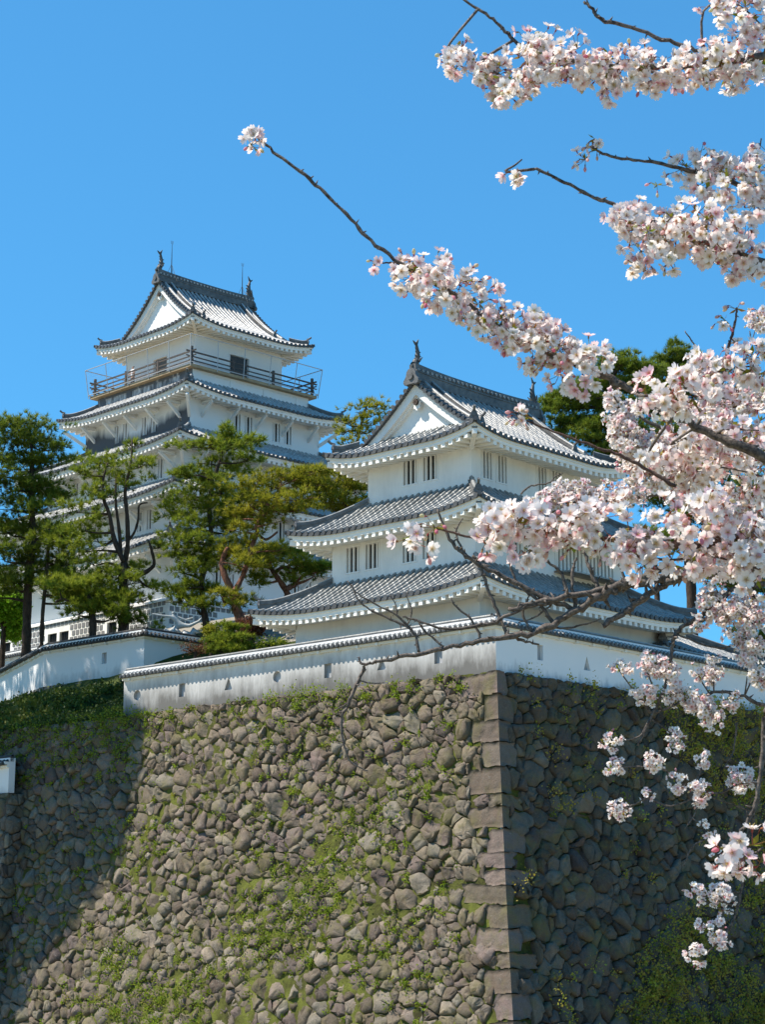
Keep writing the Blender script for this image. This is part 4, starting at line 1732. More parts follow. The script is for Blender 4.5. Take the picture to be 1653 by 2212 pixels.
def needle_pad(C, rx, ry, rz, n_tufts, g, needles=24, ln=.30, wd=.034):
    """tufts filling a flattened pad; returns verts, tris, tint"""
    u = g.normal(0, 1, (n_tufts, 3)); u /= np.linalg.norm(u, axis=1, keepdims=True)
    r = g.random(n_tufts) ** .45
    u[:, 2] = np.where(g.random(n_tufts) < .68, np.abs(u[:, 2]), u[:, 2])
    # lumpy outline
    ang = np.arctan2(u[:, 1], u[:, 0])
    lob = 1 + .28 * np.sin(ang * 3 + g.random() * 6) + .18 * np.sin(ang * 5 + g.random() * 6)
    c = np.array(C) + u * r[:, None] * np.array([rx, ry, rz]) * lob[:, None]
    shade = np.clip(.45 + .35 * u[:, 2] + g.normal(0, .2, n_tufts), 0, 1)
    N = n_tufts * needles
    cc = np.repeat(c, needles, 0)
    ax = np.repeat(u * np.array([1, 1, .3]) + np.array([0, 0, .7]), needles, 0)
    d = g.normal(0, 1, (N, 3)) * .75 + ax
    d /= np.linalg.norm(d, axis=1, keepdims=True)
    s = np.cross(d, g.normal(0, 1, (N, 3))); s /= np.linalg.norm(s, axis=1, keepdims=True) + 1e-9
    L = ln * (.6 + .7 * g.random((N, 1)))
    V = np.stack([cc - s * wd * .5, cc + s * wd * .5, cc + d * L + s * wd * .12], 1).reshape(-1, 3)
    T = np.arange(N * 3).reshape(-1, 3)
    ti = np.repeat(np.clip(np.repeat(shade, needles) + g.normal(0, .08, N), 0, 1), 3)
    return V, T, ti


def pine(label, depth, trunks, pads, mat, bark, group=None, seed=1, dens=1.0, needle_scale=1.0, cat="pine tree", name="pine_tree", limbs=True, droop=.5):
    """trunks: list of [(px, py, rpx), ...] ; pads: (px, py, rx_px, ry_px[, ddepth])"""
    g = np.random.default_rng(seed)
    k = depth / F * 1.0
    b0 = trunks[0][0]
    base = at(b0[0], b0[1], depth)
    root = empty(name, base)
    tag(root, label, cat, group)
    mb = MB()
    allp = []
    for ti_, tr in enumerate(trunks):
        P = [np.array(at(x, y, depth)) + (0 if i == 0 and ti_ == 0 else g.normal(0, .12)) * np.array([0, 1, 0]) for i, (x, y, r) in enumerate(tr)]
        if ti_ == 0:
            P = [P[0] - np.array([0, 0, 2.0])] + P
            rr = [tr[0][2] * 1.15] + [t[2] for t in tr]
        else:
            rr = [t[2] for t in tr]
        sp = smooth_path([tuple(q) for q in P], 4)
        rad = np.interp(np.linspace(0, len(P) - 1, len(sp)), range(len(P)), rr)
        rad = [float(r * k) * (1 + .08 * g.normal()) for r in rad]
        mb.tube([p - base for p in sp], rad, 8)
        allp += [(p, r) for p, r in zip(sp, rad)]
    Vs, Ts, Ti = [], [], []
    nv = 0
    extra = []
    for pd in pads:
        for _ in range(1):
            extra.append((pd[0] + g.normal(0, pd[2] * .75), pd[1] + g.normal(6, pd[3] * 1.1), pd[2] * .75, pd[3] * .8, g.normal(0, .8), 'fill'))
    for pd in list(pads) + extra:
        px, py, rx, ry = pd[:4]
        dd_ = pd[4] if len(pd) > 4 else g.normal(0, .6)
        Cc = at(px, py, depth + dd_)
        RX, RZ = rx * k, ry * k
        RY = max(RX * .75, RZ)
        RX *= 1.36; RZ *= 1.55; n = int(dens * (30 + 58 * RX * RZ) * (.5 if len(pd) > 5 else 1))
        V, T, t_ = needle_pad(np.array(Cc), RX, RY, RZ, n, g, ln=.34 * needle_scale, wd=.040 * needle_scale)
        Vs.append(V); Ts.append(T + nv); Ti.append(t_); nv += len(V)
        # limb from trunk to pad
        if limbs and allp and len(pd) < 6:
            q, r = min(allp, key=lambda a: (a[0] - Cc).length + abs(a[0].z - (Cc.z - .25 * RX)) * .7 + (0.0 if a[1] > .03 else .5))
            tgt = Cc + Vector((0, 0, -RZ * .35))
            mid = q.lerp(tgt, .5) + Vector((g.normal(0, .15), g.normal(0, .15), .18 * (tgt - q).length * (.5 - droop) + g.normal(0, .1)))
            r0 = min(r * .6, .10) + .012
            pth = smooth_path([tuple(q), tuple(mid), tuple(tgt)], 4)
            mb.tube([p - base for p in pth], [r0 + (.02 - r0) * i / (len(pth) - 1) for i in range(len(pth))], 6)
            for _ in range(3):       # twigs inside the pad
                e = tgt + Vector((g.normal(0, RX * .5), g.normal(0, RY * .5), abs(g.normal(0, RZ * .5))))
                mb.tube([tgt - base, tgt.lerp(e, .5) - base + Vector((0, 0, .05)), e - base], [.025, .02, .01], 5)
    V = np.concatenate(Vs) - np.array(base)
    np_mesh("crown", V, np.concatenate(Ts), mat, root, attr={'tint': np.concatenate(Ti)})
    mb.build("trunk", bark, root, smooth=True)
    return root


GP = "pines around the keep"
pine("broad dark pine at the far left with a thick straight trunk", 113,
     [[(57, 1392, 11), (60, 1300, 10.5), (66, 1220, 9.5), (70, 1150, 8), (66, 1060, 6), (70, 980, 4), (56, 925, 2)]],
     [(50, 917, 55, 14), (15, 925, 40, 16), (100, 962, 42, 14), (25, 960, 60, 20), (72, 945, 30, 14), (120, 968, 22, 9), (50, 1000, 65, 20), (-20, 1010, 50, 25), (95, 1005, 30, 12),
      (15, 1045, 70, 22), (85, 1055, 45, 18), (125, 1075, 30, 14), (20, 1090, 65, 22), (80, 1100, 35, 16), (-10, 1140, 60, 28), (30, 1150, 45, 18), (100, 1140, 40, 14),
      (130, 1155, 38, 14), (10, 1200, 60, 24), (60, 1215, 30, 14), (-15, 1250, 60, 24), (25, 1262, 38, 18), (120, 1225, 40, 14), (-10, 1285, 35, 14)], M['needle_d'], M['bark'], GP, 101, 1.0)
pine("slim pine with a thin bare trunk beside the leftmost pine", 112,
     [[(90, 1386, 5), (92, 1320, 4.5), (98, 1250, 4), (104, 1180, 3), (108, 1130, 1.5)]],
     [(108, 1170, 34, 14), (135, 1190, 36, 14), (150, 1215, 36, 14), (120, 1245, 30, 13), (95, 1260, 25, 12), (150, 1250, 36, 14), (165, 1285, 40, 14), (125, 1290, 26, 11), (140, 1160, 30, 12)], M['needle'], M['bark'], GP, 102, .8)
pine("dark twisted pine forking low, right of a small pine bush", 105,
     [[(262, 1372, 11), (270, 1310, 12), (266, 1250, 10), (268, 1215, 8)],
      [(268, 1215, 6), (247, 1165, 5), (236, 1110, 4.2), (224, 1080, 4), (222, 1040, 3), (232, 1000, 2)],
      [(268, 1215, 6.5), (276, 1175, 5.5), (274, 1110, 4.5), (270, 1060, 4), (284, 1000, 2.5), (285, 950, 1.5)],
      [(262, 1205, 4.5), (258, 1150, 4), (250, 1080, 3), (252, 1020, 2)],
      [(280, 1250, 5), (300, 1243, 5), (320, 1233, 5), (333, 1218, 4), (328, 1190, 3), (322, 1170, 1.8)],
      [(276, 1170, 3), (290, 1150, 3), (298, 1120, 2.5), (300, 1090, 2), (318, 1085, 1.5)]],
     [(285, 962, 16, 7), (240, 1000, 26, 14), (215, 1010, 26, 14), (208, 1040, 30, 14), (180, 1020, 24, 12), (255, 1030, 20, 12), (300, 1005, 24, 12), (320, 1000, 16, 10), (280, 1050, 16, 11), (190, 1065, 30, 13), (235, 1070, 18, 10),
      (170, 1100, 34, 14), (215, 1115, 26, 12), (185, 1140, 40, 14), (215, 1165, 34, 14), (175, 1185, 36, 14), (290, 1225, 22, 11), (205, 1215, 34, 14), (235, 1250, 30, 14), (280, 1255, 34, 14), (255, 1285, 28, 15), (300, 1290, 26, 12), (330, 1268, 22, 9),
      (250, 1320, 18, 15), (285, 1335, 22, 14), (270, 1300, 30, 14), (345, 1180, 14, 7)], M['needle'], M['bark'], GP, 103, .50)
pine("small bushy pine standing just left of the dark twisted pine", 104,
     [[(200, 1374, 9), (200, 1340, 8), (195, 1310, 6), (190, 1280, 4)], [(196, 1318, 4), (170, 1308, 3.5), (140, 1295, 3), (120, 1300, 2.5)]],
     [(200, 1262, 32, 15), (235, 1292, 30, 14), (180, 1290, 38, 16), (150, 1275, 36, 14), (215, 1315, 38, 15), (170, 1322, 30, 12), (245, 1330, 24, 12), (130, 1262, 30, 12)], M['needle'], M['bark'], GP, 104, 1.2)
pine("tall layered pine in front of the keep corner", 104,
     [[(446, 1362, 9), (438, 1300, 7.5), (436, 1250, 6.5), (448, 1200, 6), (456, 1150, 5.5), (452, 1100, 5), (458, 1050, 4.5), (470, 1010, 4), (484, 970, 3), (492, 930, 1.5)]],
     [(493, 932, 9, 10), (488, 948, 22, 9), (455, 958, 30, 9), (415, 963, 32, 8), (520, 958, 36, 9), (545, 952, 20, 7), (480, 972, 40, 10), (535, 990, 22, 9), (470, 1000, 34, 12), (495, 1020, 28, 11),
      (425, 1022, 36, 10), (400, 1030, 22, 8), (450, 1045, 34, 12), (415, 1065, 44, 13), (480, 1060, 36, 13), (375, 1085, 26, 11), (440, 1090, 52, 15), (500, 1090, 38, 14), (390, 1112, 40, 14), (470, 1120, 48, 15), (420, 1135, 50, 15),
      (495, 1145, 34, 13), (385, 1160, 36, 13), (440, 1170, 48, 14), (410, 1190, 36, 13), (380, 1205, 30, 11), (470, 1200, 34, 13), (395, 1232, 38, 13), (440, 1225, 34, 12), (410, 1265, 42, 12), (375, 1278, 24, 9), (400, 1298, 34, 12), (450, 1275, 28, 10), (430, 1310, 30, 10)], M['needle'], M['bark'], GP, 105, .72)
pine("spreading red pine with yellowish pads and an orange leaning trunk", 102,
     [[(530, 1385, 16), (520, 1340, 12), (506, 1300, 10), (500, 1275, 8.5), (484, 1240, 7), (480, 1210, 6), (492, 1185, 4)],
      [(506, 1282, 7), (522, 1250, 6), (534, 1218, 5.5), (545, 1180, 5), (556, 1150, 5), (556, 1130, 5), (580, 1105, 4.5), (600, 1075, 4), (606, 1052, 2.5)],
      [(556, 1150, 3), (575, 1165, 3), (600, 1150, 2)], [(606, 1056, 2), (580, 1048, 1.8), (560, 1040, 1.2)]],
     [(600, 1028, 46, 9), (560, 1040, 40, 10), (640, 1022, 44, 9), (680, 1018, 36, 8), (530, 1058, 36, 12), (585, 1055, 50, 12), (640, 1048, 44, 12), (680, 1045, 30, 10), (540, 1085, 44, 14), (590, 1085, 46, 13), (640, 1075, 44, 12),
      (555, 1108, 40, 13), (520, 1115, 36, 14), (610, 1108, 40, 11), (660, 1095, 30, 9), (525, 1145, 36, 14), (575, 1130, 28, 10), (515, 1180, 36, 14), (560, 1195, 44, 13), (600, 1185, 32, 10), (530, 1220, 30, 12), (500, 1200, 30, 12), (580, 1215, 30, 10),
      (500, 1292, 26, 9), (530, 1300, 30, 8), (480, 1285, 22, 9)], M['needle_y'], M['redbark'], GP, 106, .62)
pine("crooked low pine with forked bare orange limbs beside the turret roof", 104,
     [[(622, 1300, 9), (620, 1280, 8), (604, 1255, 6), (590, 1235, 5), (582, 1215, 4), (575, 1195, 2)],
      [(594, 1238, 4.5), (606, 1228, 4), (622, 1224, 4), (634, 1212, 3.5), (640, 1205, 3)], [(618, 1274, 6), (628, 1268, 6), (640, 1262, 6)]],
     [(590, 1195, 34, 11), (625, 1198, 28, 9), (560, 1220, 30, 11), (640, 1235, 32, 9), (680, 1240, 28, 9), (700, 1228, 22, 9), (560, 1250, 24, 10), (655, 1222, 26, 8)], M['needle'], M['redbark'], GP, 107, .9)
pine("flat topped pine with a thin upright trunk touching the turret wall", 103,
     [[(746, 1120, 6), (745, 1090, 5), (744, 1060, 4.5), (748, 1030, 2.5)], [(744, 1070, 2), (725, 1058, 1.8), (700, 1050, 1.2)]],
     [(745, 1028, 44, 9), (780, 1035, 26, 9), (700, 1030, 40, 9), (660, 1040, 34, 9), (700, 1055, 28, 9), (770, 1060, 26, 10), (720, 1075, 30, 10), (780, 1085, 18, 9), (690, 1085, 28, 9), (760, 1100, 26, 9), (720, 1102, 20, 7)], M['needle_y'], M['bark'], GP, 108, .9)
pine("airy pine top standing against the sky between keep and turret", 112,
     [[(768, 985, 4), (775, 940, 3.4), (784, 900, 2.6), (796, 868, 1.4)]],
     [(800, 872, 22, 9), (812, 880, 14, 7), (775, 888, 26, 9), (800, 898, 24, 8), (750, 912, 20, 8), (785, 915, 30, 9), (742, 935, 16, 9), (770, 938, 28, 10), (800, 930, 18, 8), (755, 955, 24, 10)], M['needle_y'], M['bark'], GP, 109, .36)
GB = "tall pines behind the turret"
pine("large dark pine right behind the turret's ridge end", 118,
     [[(1290, 1180, 10), (1285, 1080, 9), (1290, 980, 8), (1300, 900, 6), (1320, 820, 4), (1345, 785, 2)]],
     [(1345, 790, 34, 12), (1320, 805, 36, 14), (1375, 800, 30, 12), (1300, 835, 44, 15), (1350, 835, 44, 16), (1250, 850, 44, 14), (1205, 865, 30, 11), (1190, 880, 18, 7), (1290, 870, 46, 16), (1235, 885, 40, 13), (1340, 880, 46, 18), (1225, 920, 34, 11), (1270, 915, 50, 15), (1320, 925, 46, 16), (1260, 950, 40, 13), (1360, 930, 40, 18), (1310, 965, 46, 15), (1200, 940, 18, 7), (1345, 985, 46, 18), (1380, 960, 40, 18), (1300, 1010, 46, 14)], M['needle_d'], M['bark'], GB, 110, 1.7)
pine("tall dark pine behind the blossoms with its top above them", 124,
     [[(1495, 1330, 12), (1492, 1250, 11), (1480, 1150, 10), (1470, 1020, 8), (1465, 900, 6), (1462, 800, 3), (1465, 765, 1.5)]],
     [(1465, 765, 22, 12), (1440, 780, 26, 11), (1490, 775, 28, 11), (1520, 785, 24, 10), (1420, 805, 40, 15), (1470, 805, 44, 15), (1530, 810, 36, 14), (1400, 840, 44, 18), (1450, 850, 50, 18), (1520, 850, 50, 18), (1410, 890, 46, 20), (1480, 900, 50, 20), (1560, 890, 40, 18), (1430, 940, 44, 20), (1510, 960, 50, 20), (1400, 1000, 46, 20), (1460, 1030, 50, 22), (1540, 1040, 50, 22), (1420, 1080, 40, 20), (1500, 1120, 50, 20), (1570, 1130, 46, 20), (1440, 1170, 30, 12)], M['needle_d'], M['bark'], GB, 111, 1.7)
pine("dark pine with a tall bare trunk at the right picture edge", 122,
     [[(1622, 1410, 11), (1625, 1340, 10), (1632, 1260, 8), (1640, 1150, 6), (1650, 1050, 3)], [(1420, 1310, 7), (1415, 1260, 6), (1410, 1200, 5)][:1] + [(1628, 1300, 3)][:0] + [(1421, 1285, 6), (1416, 1230, 5), (1412, 1180, 4)]],
     [(1640, 1050, 50, 22), (1600, 1090, 50, 22), (1660, 1120, 50, 22), (1610, 1160, 50, 20), (1660, 1200, 40, 18), (1600, 1225, 44, 18), (1640, 1270, 40, 15), (1660, 1380, 34, 16), (1600, 1270, 30, 12), (1670, 1430, 34, 16), (1640, 1400, 30, 14), (1560, 1250, 40, 16), (1420, 1170, 40, 16)], M['needle_d'], M['bark'], GB, 112, 1.5)
# cloud-pruned small pine and bushes by the wall
pine("small cloud pruned pine behind the plaster wall coping", 98.5,
     [[(492, 1412, 3.5), (492, 1392, 3), (500, 1370, 2)]],
     [(505, 1358, 18, 6, 0), (492, 1374, 30, 7, 0), (518, 1380, 24, 6, 0), (470, 1386, 28, 7, 0), (500, 1393, 34, 7, 0), (476, 1403, 30, 7, 0), (520, 1402, 20, 6, 0)], M['needle'], M['bark'], None, 113, 2.2, .65)


def bush(label, px, py, depth, rx, ry, mat, seed, name="bush", n=160, leaf=.14, trunk=None, cat="bush", per=22):
    g = np.random.default_rng(seed)
    base = at(px, py + ry, depth)
    root = empty(name, base)
    tag(root, label, cat)
    k = depth / F
    C = np.array(at(px, py, depth) - base)
    cs, ns, sz = [], [], []
    lobes = [(g.uniform(-.6, .6), g.uniform(-.6, .6), g.uniform(-.5, .65), g.uniform(.3, .55)) for _ in range(9)]
    for i in range(n):
        l = lobes[i % 9]
        u = g.normal(0, 1, 3); u /= np.linalg.norm(u)
        p = C + (np.array([l[0], l[1], l[2]]) + u * l[3] * (.5 + .5 * g.random())) * np.array([rx * k, rx * k * .8, ry * k])
        cs.append(p); ns.append(u); sz.append(.3 * g.uniform(.6, 1.2))
    leaf_cloud("crown", cs, ns, sz, mat, root, per, leaf, g.random(n))
    mb = MB()
    mb.tube([(0, 0, -1.5), (0.05, 0, ry * k * .6), (0, .1, ry * k * 1.2)], [rx * k * .12 + .04, rx * k * .08 + .03, .02], 7)
    for l in lobes:
        mb.tube([(0.03, 0, ry * k * .5), tuple(C + np.array(l[:3]) * np.array([rx * k, rx * k * .8, ry * k]))], [rx * k * .05 + .015, .012], 5)
    mb.build("trunk", M['bark'], root)
    return root


bush("bright fresh green deciduous tree at the far left behind the pines", 5, 1330, 118, 52, 62, M['fresh'], 41, "leafy_tree", 420, .22, cat="tree")
bush("reddish brown bush at the foot of the red pine", 545, 1362, 100, 34, 26, M['redbush'], 42, n=120, leaf=.12)
bush("low yellow green shrub beside the grey sculpture", 456, 1362, 102.5, 20, 9, M['needle_y'], 43, n=60, leaf=.10)
bush("low green shrub at the turret's left foot", 590, 1392, 99, 40, 8, M['needle'], 44, n=80, leaf=.1)
bush("reddish bare shrub behind the end of the plaster wall", 420, 1405, 97.5, 32, 12, M['redbush'], 45, n=50, leaf=.08, per=14)


# tree outside the frame at left whose crown shades the left end of the stone wall
def shade_tree():
    base = Vector((-38, 93, -1))
    root = empty("broadleaf_tree", base)
    tag(root, "tall dark evergreen tree shading the left end of the stone wall", "tree")
    g = np.random.default_rng(77)
    poly = [(-140, 1385), (40, 1400), (120, 1400), (240, 1385), (300, 1405), (306, 1540), (306, 1650), (282, 1700), (270, 1830), (235, 1890), (190, 1945), (150, 2000), (110, 2050), (85, 2110), (55, 2160), (30, 2240), (-140, 2260)]

    def inside(x, y):
        c = False
        for i in range(len(poly)):
            x0, y0 = poly[i]; x1, y1 = poly[i - 1]
            if (y0 > y) != (y1 > y) and x < (x1 - x0) * (y - y0) / (y1 - y0) + x0:
                c = not c
        return c
    cs, ns, sz = [], [], []
    while len(cs) < 4200:
        x, y = g.uniform(-140, 320), g.uniform(1370, 2260)
        if not inside(x, y): continue
        if 1412 < y < 1480 and (math.sin(x * (.08 if x > 90 else .19) + 2 * math.sin(y * .03)) > (-.1 if x > 90 else .35)): continue
        if 180 < x < 265 and 1478 < y < 1535 and g.random() < .6: continue
        if y > 1560 and math.sin(x * .06 + 1.7 * math.sin(y * .021)) * math.sin(y * .055 + x * .02) > .62 and g.random() < .9: continue
        if x < 70 and y > 1870 and math.sin(x * .3) * math.sin(y * .11) > .1: continue
        # first thing this sight line meets, moved towards the sun
        r = ray(x, y)
        hit = None
        for q in range(170):
            p = r * ((82 + q * .3) / r.y)
            a, b = (p - C0).dot(AR), (p - C0).dot(AL)
            ae = a - max(0, b - 38.4) * .414
            if a > -off(max(0, ZT - p.z)) and (p.z < terr(a, b) or (ae > 7.3 and b > 30 and p.z < 16.4)):
                hit = p
                break
        if hit is None: continue
        p = hit + SUN * g.uniform(24, 31)
        cs.append(p - base); ns.append((0, 0, 1)); sz.append(.5)
    leaf_cloud("crown", cs, ns, sz, M['needle_d'], root, 18, .3, g.random(len(cs)))
    mb = MB()
    cc = Vector(np.mean(np.array(cs), 0))
    mb.tube([(0, 0, -5), (.3, 0, 10), (1.5, 0, 20), tuple(cc)], [.9, .7, .5, .2], 9)
    for i in range(26):
        e = Vector(cs[int(g.integers(len(cs)))])
        s = Vector((.8, 0, 13)).lerp(cc, g.random())
        mb.tube([s, s.lerp(e, .5) + Vector((0, 0, .6)), e], [.22, .14, .04], 6)
    mb.build("trunk", M['bark'], root, smooth=True)


shade_tree()


# ------------------------------------------------------------------ cherry trees in the foreground
def flower_proto(g, opened=1.0, bud=False):
    """one blossom: verts, tris, material index per tri, rad per vert. Axis +z, unit radius 1, base at origin, pedicel down to z=-1.6"""
    V, T, Mi, Rd = [], [], [], []

    def addt(vs, ts, m, rd):
        b = len(V)
        V.extend(vs); T.extend([(a + b, c + b, d + b) for a, c, d in ts]); Mi.extend([m] * len(ts)); Rd.extend(rd)
    if not bud:
        for k in range(5):
            a = 2 * math.pi * k / 5 + g.normal(0, .07)
            cup = g.uniform(.15, .55) * opened + (1 - opened) * 1.2
            tw = g.normal(0, .12)
            ca, sa = math.cos(a), math.sin(a)
            prof = [(.04, 0), (.30, .20), (.30, -.20), (.62, .38), (.62, 0), (.62, -.38), (.92, .30), (.86, 0), (.92, -.30), (1.0, .13), (1.0, -.13)]
            vs = []
            for (r, w) in prof:
                z = cup * r * r * .8 - .18 * (w * w) * (1 if r < .7 else 1.4) + .12 * abs(w) + tw * w
                rr = r * (1 - .25 * cup)
                vs.append((ca * rr - sa * w, sa * rr + ca * w, z + .05))
            ts = [(0, 2, 4), (0, 4, 1), (1, 4, 3), (2, 5, 4), (3, 4, 7), (3, 7, 6), (4, 5, 8), (4, 8, 7), (6, 7, 9), (7, 8, 10)]
            addt(vs, ts, 0, [p[0] for p in prof])
        for k in range(9):
            a = g.uniform(0, 6.28); r = g.uniform(.1, .32); z = g.uniform(.28, .5)
            x, y = math.cos(a) * r, math.sin(a) * r
            w = .022
            addt([(x * .2 - w, y * .2, .06), (x * .2 + w, y * .2, .06), (x, y, z)], [(0, 1, 2)], 1, [0, 0, 0])
            addt([(x - .045, y, z), (x + .045, y, z), (x, y + .03, z + .08), (x, y - .045, z + .03)], [(0, 1, 2), (0, 3, 1)], 1, [0] * 4)
    else:
        n = 6
        vs = [(0, 0, 0)]
        for (r, z) in ((.20, .15), (.27, .42), (.17, .72)):
            for k in range(n):
                vs.append((r * math.cos(2 * math.pi * k / n), r * math.sin(2 * math.pi * k / n), z))
        vs.append((0, 0, .86))
        ts = [(0, 1 + (k + 1) % n, 1 + k) for k in range(n)]
        for q in range(2):
            for k in range(n):
                a, b = 1 + q * n + k, 1 + q * n + (k + 1) % n
                ts += [(a, b, b + n), (a, b + n, a + n)]
        ts += [(1 + 2 * n + k, 1 + 2 * n + (k + 1) % n, 1 + 3 * n) for k in range(n)]
        addt(vs, ts, 0, [.22] * len(vs))
    # calyx
    n = 5
    vs = [(0, 0, -.42)] + [(.11 * math.cos(6.283 * k / n), .11 * math.sin(6.283 * k / n), -.3) for k in range(n)] + [(.09 * math.cos(6.283 * k / n), .09 * math.sin(6.283 * k / n), 0) for k in range(n)]
    vs += [((.36) * math.cos(6.283 * (k + .5) / n), .36 * math.sin(6.283 * (k + .5) / n), .04) for k in range(n)]
    ts = []
    for k in range(n):
        k2 = (k + 1) % n
        ts += [(0, 1 + k2, 1 + k), (1 + k, 1 + k2, 6 + k2), (1 + k, 6 + k2, 6 + k), (6 + k, 6 + k2, 11 + k)]
    addt(vs, ts, 2, [0] * len(vs))
    return np.array(V, float), np.array(T), np.array(Mi), np.array(Rd, float)


gF = np.random.default_rng(5)
PROTO = [flower_proto(gF, o) for o in (1, 1, 1, .9, .8, .6)] + [flower_proto(gF, 1, True)]


def basis(z):
    z = z / (np.linalg.norm(z) + 1e-9)
    x = np.cross(z, [0.3, .1, .9]); x /= np.linalg.norm(x) + 1e-9
    return x, np.cross(z, x), z


class Blossoms:
    def __init__(s):
        s.V = []; s.T = []; s.M = []; s.R = []; s.Ti = []; s.n = 0

    def put(s, V, T, Mi, R, ti):
        s.V.append(V); s.T.append(T + s.n); s.M.append(Mi); s.R.append(R); s.Ti.append(np.full(len(V), ti)); s.n += len(V)

    def flower(s, origin, tip, d, size, kind, ti):
        V, T, Mi, R = PROTO[kind]
        x, y, z = basis(d)
        a = gF.uniform(0, 6.28)
        xr, yr = x * math.cos(a) + y * math.sin(a), -x * math.sin(a) + y * math.cos(a)
        Vw = tip + size * (V[:, :1] * xr + V[:, 1:2] * yr + V[:, 2:3] * z)
        s.put(Vw, T, Mi, R, ti)
        # pedicel
        e = tip - z * size * .4
        w = size * .045
        x2, y2, _ = basis(e - origin)
        mid = (origin + e) / 2 + np.array([0, 0, -.12]) * np.linalg.norm(e - origin) * .3
        vs = []
        for p in (origin, mid, e):
            for k in range(3):
                vs.append(p + w * (math.cos(2.094 * k) * x2 + math.sin(2.094 * k) * y2))
        ts = []
        for q in range(2):
            for k in range(3):
                a_, b_ = q * 3 + k, q * 3 + (k + 1) % 3
                ts += [(a_, b_, b_ + 3), (a_, b_ + 3, a_ + 3)]
        s.put(np.array(vs), np.array(ts), np.full(len(ts), 2), np.zeros(9), .35 + .6 * gF.random())

    def leaf(s, p, d, size):
        x, y, z = basis(d)
        vs = np.array([p, p + z * size * .5 + x * size * .22, p + z * size, p + z * size * .5 - x * size * .22 + y * size * .1])
        s.put(vs, np.array([(0, 1, 2), (0, 2, 3)]), np.array([3, 3]), np.zeros(4), gF.random())

    def umbel(s, node, out, size, n, budp=.20, droop=.25, leafp=.5):
        node = np.array(node, float)
        for _ in range(n):
            d = gF.normal(0, .75, 3) + np.array(out) + np.array([0, 0, -droop])
            d /= np.linalg.norm(d)
            L = size * gF.uniform(1.1, 2.2)
            bud = gF.random() < budp
            tip = node + d * L
            fd = d + gF.normal(0, .45, 3) + np.array([0, -.25, 0])
            if bud: fd = d + np.array([0, 0, -.6])
            s.flower(node, tip, fd, size * gF.uniform(.86, 1.12), 6 if bud else int(gF.integers(0, 6)), min(1, abs(gF.normal(.30, .33))))
        if gF.random() < leafp:
            for _ in range(3):
                d = np.array(out) * .6 + gF.normal(0, .6, 3)
                s.leaf(node, d, size * gF.uniform(.7, 1.5))

    def build(s, parent, name="blossoms"):
        if not s.V: return
        return np_mesh(name, np.concatenate(s.V), np.concatenate(s.T), [M['petal'], M['stamen'], M['calyx'], M['bud_leaf']], parent,
                       np.concatenate(s.M), {'rad': np.concatenate(s.R), 'tint': np.concatenate(s.Ti)}, smooth=True)


FR = .0215                              # petal length, metres


